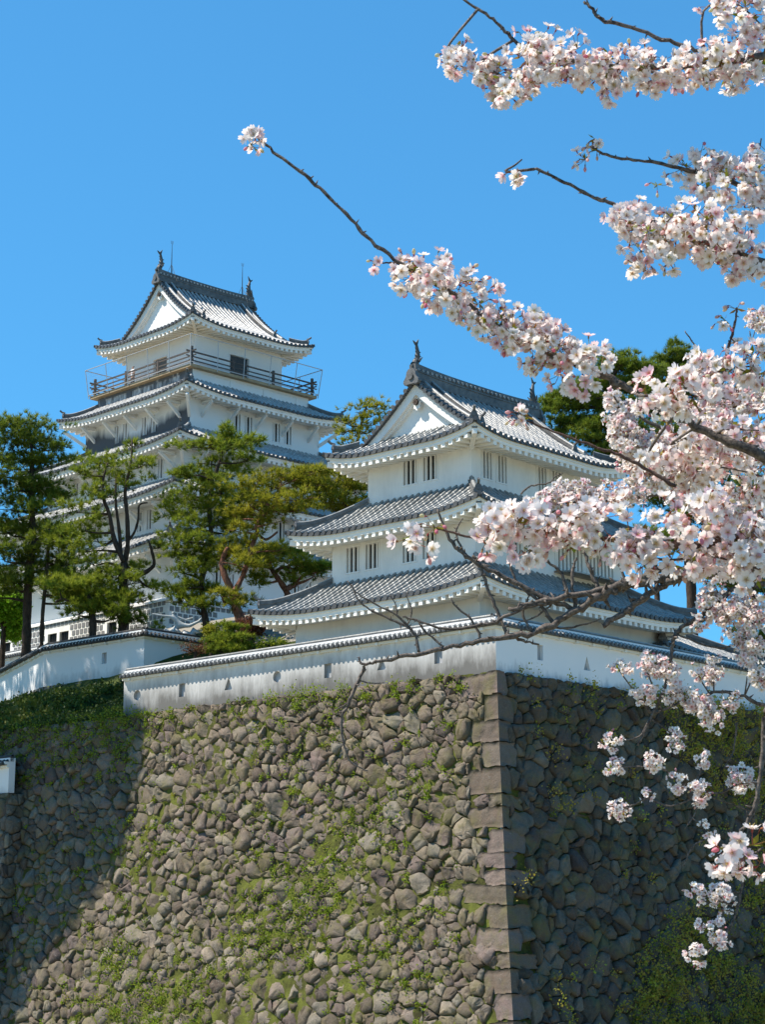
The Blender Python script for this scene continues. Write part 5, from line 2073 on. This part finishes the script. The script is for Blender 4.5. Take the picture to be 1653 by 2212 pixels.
def bough(root, pts, bark, flowers=(), twigs=True, tipbuds=0, size=FR, seed=0, fill=1.0):
    if size != FR: fill *= 1.7
    """pts: (px, py, depth, radius_px); flowers: list of (px, py, depth, r_px) stations forming chains, a None breaks a chain"""
    g = np.random.default_rng(seed)
    base = Vector(root.location)
    mb = MB()
    path = []
    if pts:
        P = [tuple(at(x, y, d)) for x, y, d, r in pts]
        sp = smooth_path(P, 5)
        rr = np.interp(np.linspace(0, len(P) - 1, len(sp)), range(len(P)), [r * d / F for x, y, d, r in pts])
        amp = [.35 * float(r) for r in rr]
        sp = [p + Vector((g.normal(0, a), g.normal(0, a), g.normal(0, a))) if 0 < i < len(sp) - 1 else p for i, (p, a) in enumerate(zip(sp, amp))]
        rr = [float(r) * (1 + .10 * g.normal()) for r in rr]
        mb.tube([p - base for p in sp], rr, 8)
        path = sp
        if twigs:      # nodes and spur buds
            for i in range(2, len(sp) - 1, 2):
                d = Vector((g.normal(), g.normal(), g.normal() + .3)).normalized()
                L = rr[i] * g.uniform(1.6, 3.4) + .004
                q = sp[i] - base
                mb.tube([q, q + d * L * .6, q + d * L], [rr[i] * .6, rr[i] * .42, rr[i] * .1], 5)
    bl = Blossoms()
    chain = []
    chains = []
    for f in flowers:
        if f is None:
            chains.append(chain); chain = []
        else:
            chain.append(f)
    chains.append(chain)
    for ch in chains:
        if not ch: continue
        if path:
            q = at(*ch[0][:3])
            best = min(path, key=lambda p: (p - q).length)
            far_ = [best] + [at(*c[:3]) for c in ch]
            if max(min((p - c).length for p in path) for c in far_[1:]) > .07:
                pth = smooth_path([tuple(p) for p in far_], 4)
                mb.tube([p - base for p in pth], [.0045 - .0025 * i / (len(pth) - 1) for i in range(len(pth))], 5)
        if len(ch) == 1: ch = [ch[0], (ch[0][0] + 1, ch[0][1], ch[0][2], ch[0][3])]
        for i in range(len(ch) - 1):
            a, b = ch[i], ch[i + 1]
            seg = math.hypot(b[0] - a[0], b[1] - a[1])
            dm = (a[2] + b[2]) / 2
            fpx = size * F / dm               # petal length in px
            rm = (a[3] + b[3]) / 2
            nodes = max(1, int(fill * 1.4 * (seg + rm * (1.7 if seg < 3 else .75)) * rm * 2 / (fpx * fpx * 4.6)))
            for _ in range(nodes):
                t = g.random()
                x = a[0] + (b[0] - a[0]) * t; y = a[1] + (b[1] - a[1]) * t; d = a[2] + (b[2] - a[2]) * t; r = a[3] + (b[3] - a[3]) * t
                ang = g.uniform(0, 6.283); q = math.sqrt(g.random()) * .80
                ox, oy = math.cos(ang) * q * r, math.sin(ang) * q * r
                od = g.normal(0, .5) * r * d / F
                Np = at(x + ox * .72, y + oy * .72, d + od) - base
                out = np.array([ox / max(r, 1), -.45 + od / (r * d / F + 1e-6) * .5, -oy / max(r, 1)])
                bl.umbel(Np, out, size, int(g.integers(3, 6)))
    for (x, y, d, n) in (tipbuds or ()):
        bl.umbel(at(x, y, d) - base, np.array([-.5, -.2, .1]), size * .8, n, budp=.75, leafp=1)
        bl.umbel(at(x, y, d) - base, np.array([-.5, -.2, .1]), size * .8, 1, budp=.5, leafp=1)
    if not pts and not mb.v:
        mb.tube([at(*flowers[0][:3]) - base, at(*flowers[0][:3]) - base + Vector((0, 0, .02))], .003, 4)
    o = mb.build("branch", bark, root, smooth=True)
    bl.build(o)
    return o


def trunk_mesh(root, pts, bark):
    mb = MB()
    sp = smooth_path([tuple(p[:3]) for p in pts], 6)
    rr = np.interp(np.linspace(0, len(pts) - 1, len(sp)), range(len(pts)), [p[3] for p in pts])
    mb.tube([p for p in sp], [float(r) * (1 + .05 * nr.normal()) for r in rr], 12)
    mb.build("trunk", bark, root, smooth=True)


near = empty("cherry_tree", (2.3, 5.3, -1.6))
tag(near, "nearer cherry tree reaching in from the right with large pink white blossoms", "cherry tree")
trunk_mesh(near, [(0, 0, -.3, .20), (.02, 0, .6, .16), (-.05, .02, 1.6, .14), (-.02, 0, 2.6, .12), (.05, -.05, 3.6, .09), (.1, 0, 4.6, .05)], M['cbark_red'])
D1 = 5.0
bough(near, [(2600, 1250, 5.3, 24), (1900, 1085, 5.15, 16), (1653, 990, D1, 12), (1560, 948, D1, 10.5), (1470, 905, D1, 9.5), (1400, 862, D1, 9), (1345, 832, D1, 9), (1310, 815, D1, 8.5), (1230, 780, D1, 7), (1150, 742, D1, 6.5), (1080, 708, D1, 6), (1010, 655, D1, 5.5), (930, 605, D1, 5), (868, 572, D1, 4.5), (800, 520, D1, 4.3), (760, 475, D1, 4.2), (700, 415, D1, 4), (660, 380, D1, 4.2), (600, 335, D1, 3.6), (560, 300, D1, 3), (548, 291, D1, 2.2)],
      M['cbark'], [(885, 590, D1, 50), (925, 605, D1, 72), (980, 630, D1, 66), (1035, 655, D1, 60), (1075, 695, D1, 62), (1130, 725, D1, 70), (1190, 765, D1, 66), (1240, 785, D1, 78), (1285, 800, D1, 62), None,
                   (536, 282, D1, 10), None, (552, 335, D1, 18), (534, 318, D1, 16), None, (1385, 855, 4.7, 50), (1440, 850, 4.7, 58), (1500, 830, 4.7, 60), (1560, 800, 4.8, 60), (1640, 790, 4.8, 62), None,
                   (1450, 960, 5.2, 40), (1530, 930, 5.2, 45), (1640, 930, 5.2, 50), None, (1400, 990, 5.3, 55), (1480, 1020, 5.3, 58), (1560, 1010, 5.3, 60), (1650, 1030, 5.3, 60)], tipbuds=[(548, 318, D1, 3)], seed=1)
bough(near, [(866, 572, D1, 2.2), (845, 568, D1, 2), (822, 570, D1, 1.6)], M['cbark_red'], tipbuds=[(812, 571, D1, 3)], twigs=False, seed=2)
bough(near, [(2600, 60, 5.3, 24), (1900, 90, 5.1, 12), (1653, 125, D1, 9), (1500, 142, D1, 7), (1400, 146, D1, 6), (1300, 140, D1, 5), (1200, 125, D1, 4.5), (1120, 95, D1, 4), (1085, 60, D1, 4), (1050, 32, D1, 3.6), (1005, 2, D1, 3), (960, -30, D1, 2.5)],
      M['cbark'], [(962, 112, D1, 28), (985, 150, D1, 32), (1000, 90, D1, 26), None, (1040, 135, D1, 46), (1075, 160, D1, 70), (1100, 185, D1, 48), (1130, 140, D1, 72), (1180, 115, D1, 70), (1240, 135, D1, 60), (1300, 160, D1, 62), (1350, 130, D1, 64), (1400, 155, D1, 48), (1455, 155, D1, 46), (1510, 140, D1, 66), (1570, 140, D1, 74), (1640, 120, D1, 92), None, (1520, 25, D1, 42), (1590, 10, D1, 40), (1650, 60, D1, 55)], seed=3)
bough(near, [(1560, 128, D1, 5), (1500, 108, D1, 5), (1430, 84, D1, 4.6), (1350, 56, D1, 4.2), (1300, 44, D1, 5), (1285, 25, D1, 4), (1262, 4, D1, 3.4)], M['cbark'], [], seed=4)
bough(near, [(2600, 760, 5.3, 24), (1900, 640, 5.0, 13), (1653, 568, 4.9, 9), (1560, 535, 4.9, 8), (1470, 505, 4.9, 7), (1390, 470, 4.9, 6), (1325, 440, 4.9, 4.5), (1290, 430, 4.9, 4), (1240, 405, 4.9, 3.8), (1190, 380, 4.9, 3.6), (1155, 366, 4.9, 3.2)],
      M['cbark'], [(1092, 372, 4.9, 17), (1112, 358, 4.9, 17), (1128, 345, 4.9, 10), None, (1345, 462, 4.9, 48), (1385, 500, 4.9, 80), (1430, 525, 4.9, 82), (1500, 500, 4.9, 92), (1560, 535, 4.9, 76), (1640, 560, 4.9, 84), None, (1380, 560, 4.9, 32)], tipbuds=[(1420, 400, 4.85, 2), (1450, 470, 4.7, 5), (1400, 500, 4.7, 4)], seed=5)
bough(near, [(1900, 450, 5.1, 10), (1653, 412, 5, 7), (1560, 388, 5, 6), (1490, 372, 5, 5), (1430, 355, 5, 4), (1370, 346, 5, 3.6), (1310, 335, 5, 3.2), (1280, 318, 5, 2.6)],
      M['cbark'], [(1455, 362, 5, 24), (1500, 370, 5, 44), (1550, 385, 5, 64), (1600, 400, 5, 80), (1650, 410, 5, 88), None, (1520, 325, 5, 12), None, (1645, 300, 5, 24)], tipbuds=[(1290, 322, 5, 6), (1265, 345, 5, 6), (1285, 300, 5, 2)], seed=6)
bough(near, [(2600, 1000, 5.2, 22), (1900, 1080, 4.5, 13), (1653, 1142, 4.3, 10), (1560, 1168, 4.2, 9), (1490, 1178, 4.2, 8), (1400, 1176, 4.2, 7), (1310, 1165, 4.2, 6.5), (1230, 1155, 4.2, 6), (1150, 1148, 4.2, 5), (1080, 1155, 4.2, 4), (1020, 1160, 4.2, 3.2), (960, 1146, 4.2, 2.6), (935, 1138, 4.2, 2.2)],
      M['cbark_red'], [(892, 1162, 4.2, 9), (905, 1150, 4.2, 9), None, (925, 1178, 4.2, 12), None, (1035, 1165, 4.2, 26), (1075, 1150, 4.2, 52), (1120, 1160, 4.2, 68), (1180, 1130, 4.2, 58), (1230, 1150, 4.2, 50), (1300, 1130, 4.2, 46), (1370, 1130, 4.2, 48), (1440, 1150, 4.2, 55), (1510, 1110, 4.2, 60), (1580, 1150, 4.2, 72), (1650, 1160, 4.2, 80), None,
                       (1350, 1195, 4.2, 40), (1450, 1210, 4.2, 44), (1530, 1200, 4.2, 50), (1640, 1230, 4.2, 50)], tipbuds=[(940, 1140, 4.2, 5), (1300, 1190, 4.2, 5), (1240, 1180, 4.2, 5)], seed=7)
bough(near, [(1460, 1050, 4.6, 5), (1390, 1010, 4.6, 4.4), (1340, 985, 4.6, 4), (1280, 962, 4.6, 3.4), (1220, 942, 4.6, 2.8), (1160, 918, 4.6, 2.2), (1120, 905, 4.6, 1.8)], M['cbark_red'], [], tipbuds=[(1125, 905, 4.6, 6), (1140, 900, 4.6, 4)], seed=8)
bough(near, [(1560, 830, 4.8, 4.5), (1570, 770, 4.8, 4), (1580, 730, 4.8, 3.4), (1590, 690, 4.8, 2.8), (1592, 665, 4.8, 2.2)], M['cbark_red'], [], tipbuds=[(1565, 690, 4.8, 4), (1592, 668, 4.8, 2)], seed=9)
bough(near, [(1900, 1300, 4.3, 9), (1720, 1420, 4.0, 6), (1660, 1520, 3.9, 5), (1648, 1600, 3.9, 4.8), (1640, 1690, 3.9, 4.4), (1625, 1755, 3.9, 4), (1598, 1800, 3.9, 3.4)], M['cbark'], [(1580, 1815, 3.8, 36), (1610, 1850, 3.8, 46), (1650, 1830, 3.8, 48)], seed=10)

far = empty("cherry_tree", (4.6, 10.8, -1.6))
tag(far, "farther cherry tree with small pale blossoms and long bare grey boughs", "cherry tree")
trunk_mesh(far, [(0, 0, -.3, .30), (0, .05, .9, .25), (-.1, 0, 1.9, .22), (-.2, 0, 3.0, .17), (-.15, 0, 4.2, .12), (0, 0, 5.4, .06)], M['cbark'])
DF = 9.5
bough(far, [(2560, 1180, 10.6, 34), (1950, 1180, 9.9, 24), (1653, 1222, DF, 14.6), (1560, 1240, DF, 13.8), (1500, 1238, DF, 12.9), (1430, 1244, DF, 11.2), (1372, 1262, DF, 10.3), (1327, 1268, DF, 10.3), (1297, 1285, DF, 9.9), (1245, 1317, DF, 9.5), (1185, 1356, DF, 8.2), (1110, 1373, DF, 6.9), (1036, 1384, DF, 6.0), (960, 1400, DF, 5.2), (860, 1420, DF, 4.3), (805, 1432, DF, 3.4), (782, 1434, DF, 2.9), (776, 1418, DF, 2.1)], M['cbark'], [], seed=20)
bough(far, [(1500, 1230, DF, 8.6), (1446, 1262, DF, 8.2), (1394, 1287, DF, 7.7), (1365, 1312, DF, 6.9), (1330, 1332, DF, 6.5), (1304, 1352, DF, 6.0)], M['cbark'], [], seed=21)
bough(far, [(1440, 1218, DF, 7.7), (1400, 1240, DF, 7.7), (1350, 1260, DF, 7.7), (1300, 1276, DF, 6.9), (1230, 1290, DF, 6.5), (1160, 1302, DF, 5.6), (1098, 1315, DF, 4.7)], M['cbark'], [], seed=22)
bough(far, [(1200, 1300, DF, 4.3), (1140, 1310, DF, 4.3), (1090, 1335, DF, 4.0), (1040, 1350, DF, 3.6), (960, 1358, DF, 3.1), (910, 1342, DF, 2.8), (870, 1332, DF, 1.9)], M['cbark'], [], seed=23)
for i, tw in enumerate([
    [(790, 1434, 4), (775, 1470, 3.6), (752, 1520, 3.2), (736, 1570, 2.4), (755, 1640, 1.8), (795, 1665, 1.2)],
    [(1245, 1318, 5), (1170, 1288, 5), (1096, 1249, 4.6), (1037, 1219, 4.6), (1002, 1195, 4.4), (981, 1178, 4), (960, 1139, 3), (946, 1100, 2)],
    [(1095, 1372, 3.6), (1075, 1320, 3.4), (1050, 1262, 3.2), (1037, 1219, 3), (1022, 1200, 2.6)],
    [(905, 1408, 3), (893, 1366, 2.8), (845, 1337, 2.4), (798, 1316, 2), (772, 1293, 1.6), (760, 1262, 1)],
    [(893, 1366, 2.4), (860, 1331, 2.2), (816, 1307, 1.8), (775, 1284, 1.4), (751, 1254, 1)],
    [(880, 1352, 1.8), (890, 1318, 1.5), (880, 1290, 1), (884, 1270, .8)], [(858, 1330, 1.6), (855, 1306, 1.2), (842, 1285, .9)],
    [(1125, 1067, 2), (1148, 1050, 1.8), (1185, 1044, 1.5), (1200, 1030, 1.2), (1216, 1023, 1)],
    [(1245, 1316, 4), (1236, 1270, 3.6), (1238, 1230, 2.8), (1245, 1205, 2)], [(1196, 1348, 3.6), (1165, 1300, 3.4), (1120, 1262, 3), (1100, 1215, 2.2)],
    [(1297, 1283, 5), (1285, 1250, 4.5), (1270, 1215, 3.6), (1262, 1190, 2.6)], [(1225, 1290, 4), (1215, 1240, 3.4), (1185, 1215, 2.6), (1160, 1195, 2)],
    [(1110, 1373, 3.4), (1130, 1385, 3), (1165, 1392, 1.6)], [(1150, 1366, 3), (1130, 1330, 2.6), (1140, 1296, 2), (1155, 1270, 1.2)],
    [(1040, 1384, 2.6), (1020, 1340, 2.4), (985, 1310, 2), (975, 1290, 1.2)], [(960, 1400, 2.2), (925, 1370, 2), (905, 1345, 1.6)],
    [(1185, 1356, 2.4), (1230, 1355, 2), (1275, 1346, 1.6), (1300, 1335, 1)], [(1002, 1195, 2.4), (985, 1150, 1.8), (1000, 1120, 1.2)], [(1350, 1262, 3), (1345, 1235, 2.6), (1330, 1210, 2)],
    [(1200, 1300, 2), (1160, 1330, 1.6), (1120, 1345, 1.2)], [(752, 1520, 1.6), (735, 1528, 1.2), (722, 1535, .8)], [(775, 1470, 1.6), (805, 1476, 1.2), (830, 1474, .8)],
    [(1540, 790, 2), (1500, 745, 1.6), (1480, 715, 1)], [(1653, 770, 1.8), (1625, 735, 1.4), (1620, 715, 1)]]):
    bough(far, [(x, y, DF + .02, r * 1.15) for x, y, r in tw], M['cbark'], [], seed=40 + i)
FB = .019
bough(far, [(1900, 1120, 9.8, 9), (1653, 1080, DF + .4, 6), (1500, 1060, DF + .4, 5), (1380, 1075, DF + .4, 4), (1240, 1085, DF + .4, 3)], M['cbark'],
      [(1120, 1098, DF + .4, 20), (1180, 1085, DF + .4, 26), (1235, 1050, DF + .4, 26), (1280, 1082, DF + .4, 30), (1330, 1065, DF + .4, 34), (1390, 1060, DF + .4, 36), None, (1180, 1115, DF + .4, 25), (1250, 1110, DF + .4, 30)], size=FB, seed=80)
bough(far, [(1900, 960, 9.9, 9), (1653, 970, 9.6, 6), (1500, 950, 9.6, 5), (1400, 910, 9.6, 4), (1330, 860, 9.6, 3)], M['cbark'],
      [(1325, 852, 8.6, 18), (1345, 890, 8.6, 30), (1350, 930, 8.6, 34), (1345, 965, 8.6, 36), (1400, 950, 8.6, 46), (1460, 980, 8.6, 40), (1540, 1000, 8.6, 40), (1640, 980, 8.6, 45), None, (1320, 905, 8.6, 14), None, (1500, 780, 8.6, 22), (1560, 860, 8.6, 40), (1640, 860, 8.6, 45), None, (1640, 690, 8.6, 34), None, (1460, 890, 8.6, 34), (1560, 930, 8.6, 40)], size=FB, seed=81)
bough(far, [(1900, 1040, 9.4, 8), (1700, 1050, 8.8, 6), (1560, 1070, 8.8, 5), (1450, 1040, 8.8, 4), (1370, 1015, 8.8, 3)], M['cbark'],
      [(1365, 1010, 8.8, 40), (1430, 1030, 8.8, 46), (1500, 1075, 8.8, 48), (1590, 1090, 8.8, 55), (1650, 1110, 8.8, 55), None, (1520, 880, 8.8, 34), (1600, 860, 8.8, 45), (1650, 830, 8.8, 45), None, (1560, 1210, 8.8, 36), (1640, 1190, 8.8, 50), None, (1590, 960, 8.8, 44), (1650, 940, 8.8, 44)], size=FB, seed=86)
bough(far, [(1653, 1262, DF, 6), (1590, 1270, DF, 6), (1540, 1310, DF, 5.6), (1500, 1340, DF, 5.2), (1462, 1368, DF, 5), (1452, 1400, DF, 4.5), (1445, 1460, DF, 4), (1425, 1510, DF, 3.6), (1405, 1555, DF, 3), (1378, 1610, DF, 2.2)], M['cbark'],
      [(1530, 1290, DF, 22), (1560, 1330, DF, 34), (1600, 1310, DF, 40), (1650, 1330, DF, 45), None, (1545, 1265, DF, 20), None, (1580, 1370, DF, 26), (1640, 1380, DF, 30), None, (1510, 1345, DF, 18), None, (1530, 1300, DF, 25)], size=FB, seed=82)
bough(far, [(1800, 1560, DF, 6), (1653, 1525, DF, 5), (1600, 1500, DF, 4), (1545, 1495, DF, 3.4), (1480, 1515, DF, 3), (1430, 1535, DF, 2.4), (1405, 1540, DF, 2)], M['cbark'],
      [(1332, 1438, DF, 14), (1350, 1446, DF, 14), None, (1395, 1432, DF, 28), (1430, 1440, DF, 26), (1462, 1460, DF, 26), None, (1385, 1502, DF, 24), (1400, 1500, DF, 24), None, (1450, 1500, DF, 22), (1490, 1510, DF, 22), (1530, 1530, DF, 26), (1545, 1570, DF, 18), None, (1510, 1455, DF, 24), (1550, 1452, DF, 22), None, (1580, 1515, DF, 20), None, (1640, 1440, DF, 22), (1650, 1480, DF, 22), None, (1540, 1415, DF, 12), None, (1620, 1420, DF, 22)], size=FB, seed=83)
bough(far, [(1462, 1368, DF, 2.6), (1540, 1398, DF, 2.4), (1600, 1390, DF, 1.8)], M['cbark'], [], size=FB, seed=84)
bough(far, [(1900, 1460, 9.7, 7), (1700, 1560, DF, 5), (1650, 1640, DF, 4.6), (1640, 1700, DF, 4.4), (1625, 1770, DF, 4), (1606, 1830, DF, 3.6), (1604, 1900, DF, 3.2), (1592, 1970, DF, 2.8), (1565, 2020, DF, 2.2), (1525, 2060, DF, 1.6)], M['cbark'],
      [(1600, 1682, DF, 32), None, (1512, 1713, DF, 26), None, (1502, 1930, DF, 16), None, (1552, 1925, DF, 22), (1568, 1950, DF, 22), None, (1510, 1988, DF, 9), None, (1545, 2012, DF, 22), None, (1556, 2040, DF, 13), None, (1505, 2064, DF, 17), None, (1555, 1975, DF, 12), None, (1554, 1860, DF, 10)], size=FB, seed=85)
for i, (tw, fl) in enumerate([
    ([(1640, 1695, 2), (1600, 1690, 1.8), (1560, 1712, 1.6), (1512, 1713, 1.4)], []), ([(1512, 1713, 1.6), (1470, 1690, 1.4), (1440, 1665, 1.2), (1412, 1648, 1)], [(1412, 1645, DF, 20)]),
    ([(1440, 1662, 1.2), (1380, 1655, 1), (1330, 1658, .8)], [(1326, 1655, DF, 18)]), ([(1500, 1700, 1.4), (1515, 1660, 1.2), (1518, 1640, .8)], [(1515, 1638, DF, 15)]), ([(1480, 1696, 1.2), (1462, 1692, .8)], [(1462, 1690, DF, 17)]),
    ([(1405, 1552, 1.4), (1380, 1590, 1.2), (1330, 1600, 1), (1315, 1600, .8)], [(1310, 1598, DF, 16), (1330, 1603, DF, 12)]), ([(1405, 1552, 1.2), (1440, 1575, 1), (1462, 1600, .8)], [(1460, 1598, DF, 19)]),
    ([(1505, 1720, 1.4), (1450, 1740, 1.2), (1395, 1720, 1)], [(1395, 1718, DF, 10)]), ([(1400, 1722, 1.2), (1365, 1740, 1), (1342, 1750, .8)], [(1342, 1750, DF, 22)]), ([(1512, 1725, 1.2), (1500, 1760, 1), (1480, 1790, .6)], [(1526, 1788, DF, 9)]),
    ([(1592, 1560, 1.4), (1585, 1620, 1.2), (1565, 1660, 1)], []), ([(1545, 1805, 1.4), (1500, 1825, 1.2), (1478, 1870, 1)], []), ([(1590, 1970, 1.2), (1550, 1960, 1), (1500, 1932, .8)], [])]):
    bough(far, [(x, y, DF, r * 1.5) for x, y, r in tw], M['cbark'], fl, size=FB, seed=100 + i)


# ------------------------------------------------------------------ sculpture and visitor
def skin_body(name, joints, edges, mat, parent, sub=2):
    """one continuous surface grown along a skeleton; joints: {name: (pos, radius)}"""
    names = list(joints)
    me = bpy.data.meshes.new(name)
    me.from_pydata([joints[n][0] for n in names], [(names.index(a), names.index(b)) for a, b in edges], [])
    o = bpy.data.objects.new(name, me)
    COL.objects.link(o)
    if parent: o.parent = parent
    sm = o.modifiers.new("skin", 'SKIN')
    for i, n in enumerate(names):
        r = joints[n][1]
        me.skin_vertices[0].data[i].radius = (r, r)
    me.skin_vertices[0].data[0].use_root = True
    sm.use_smooth_shade = True
    ss = o.modifiers.new("subd", 'SUBSURF'); ss.levels = sub; ss.render_levels = sub
    me.materials.append(mat)
    return o


def sculpture():
    b = at(388, 1372, 103.0)
    root = empty("sculpture", b)
    tag(root, "pale grey sculpture of a leaning figure with outstretched arms behind the rear wall", "sculpture")
    st = tile_mat("sculpture_metal", (.30, .33, .33), (.48, .50, .50), .5)
    J = {'hip': ((0, 0, .55), .16), 'waist': ((-.12, 0, .72), .13), 'chest': ((-.3, 0, .95), .17), 'neck': ((-.36, 0, 1.12), .06), 'head': ((-.38, -.02, 1.30), .12),
         'sl': ((-.48, -.1, 1.0), .08), 'el': ((-.95, -.15, 1.05), .06), 'hl': ((-1.5, -.15, 1.15), .045), 'sr': ((-.12, .1, 1.0), .08), 'er': ((.3, .1, .85), .06), 'hr': ((.75, .1, 1.0), .045),
         'kl': ((.55, -.1, .5), .11), 'fl': ((1.05, -.12, .75), .07), 'tl': ((1.2, -.12, .95), .04), 'kr': ((-.35, .12, .35), .11), 'fr': ((-.8, .15, .1), .07), 'tr': ((-1.0, .1, .05), .05)}
    Eg = [('hip', 'waist'), ('waist', 'chest'), ('chest', 'neck'), ('neck', 'head'), ('chest', 'sl'), ('sl', 'el'), ('el', 'hl'), ('chest', 'sr'), ('sr', 'er'), ('er', 'hr'), ('hip', 'kl'), ('kl', 'fl'), ('fl', 'tl'), ('hip', 'kr'), ('kr', 'fr'), ('fr', 'tr')]
    skin_body("figure", J, Eg, st, root)
    mb = MB()
    for i in range(4):
        x = -1.0 + i * .5
        mb.tube([(x, 0, -1.0), (x + .1, .1, -.1), (x + .3, 0, .25 + .12 * math.sin(i * 2.2)), (x + .6, -.05, .12)], [.30, .26, .17, .04], 7)
    mb.build("base_waves", st, root, smooth=True)


sculpture()


def person():
    n = -Vector((math.cos(KA), math.sin(KA), 0)); t = Vector((-math.sin(KA), math.cos(KA), 0))
    c = Vector((-12.64, 130, 0)) + n * 4.7 + t * (2.0)
    root = empty("person", (c.x, c.y, 37.66), KA + math.pi / 2)
    tag(root, "person in a white shirt standing on the keep balcony behind the railing", "person")
    skin = NT("skin").fin((.45, .27, .19), .6)
    shirt = NT("shirt").fin((.75, .75, .76), .8)
    hair = NT("hair").fin((.02, .016, .014), .6)
    trou = NT("trousers").fin((.05, .06, .09), .8)
    J = {'hip': ((0, 0, .90), .13), 'waist': ((0, 0, 1.05), .12), 'chest': ((0, 0, 1.28), .145), 'neck': ((0, -.01, 1.46), .055), 'jaw': ((0, .02, 1.53), .075), 'head': ((0, .01, 1.62), .095)}
    Eg = [('hip', 'waist'), ('waist', 'chest'), ('chest', 'neck'), ('neck', 'jaw'), ('jaw', 'head')]
    for s, q in ((-1, 'l'), (1, 'r')):
        J.update({'s' + q: ((s * .17, 0, 1.38), .06), 'e' + q: ((s * .24, .06, 1.12), .045), 'w' + q: ((s * .2, .26, 1.02), .032), 'k' + q: ((s * .1, .02, .5), .075), 'a' + q: ((s * .1, 0, .09), .05), 't' + q: ((s * .1, .14, .03), .04), 'h' + q: ((s * .19, .32, 1.0), .032)})
        Eg += [('chest', 's' + q), ('s' + q, 'e' + q), ('e' + q, 'w' + q), ('w' + q, 'h' + q), ('hip', 'k' + q), ('k' + q, 'a' + q), ('a' + q, 't' + q)]
    skin_body("body", J, Eg, skin, root)
    Js = {'hip': ((0, 0, .86), .15), 'waist': ((0, 0, 1.05), .145), 'chest': ((0, 0, 1.30), .17), 'top': ((0, 0, 1.40), .09)}
    Es = [('hip', 'waist'), ('waist', 'chest'), ('chest', 'top')]
    for s, q in ((-1, 'l'), (1, 'r')):
        Js['s' + q] = ((s * .18, 0, 1.37), .08); Js['e' + q] = ((s * .235, .04, 1.18), .062); Es += [('chest', 's' + q), ('s' + q, 'e' + q)]
    skin_body("shirt", Js, Es, shirt, root)
    Jt = {'hip': ((0, 0, .88), .15)}
    Et = []
    for s, q in ((-1, 'l'), (1, 'r')):
        Jt['k' + q] = ((s * .1, .02, .5), .09); Jt['a' + q] = ((s * .1, 0, .12), .07); Et += [('hip', 'k' + q), ('k' + q, 'a' + q)]
    skin_body("trousers", Jt, Et, trou, root)
    Jh = {'a': ((0, -.02, 1.67), .10), 'b': ((0, -.05, 1.60), .085)}
    skin_body("hair", Jh, [('a', 'b')], hair, root)


person()
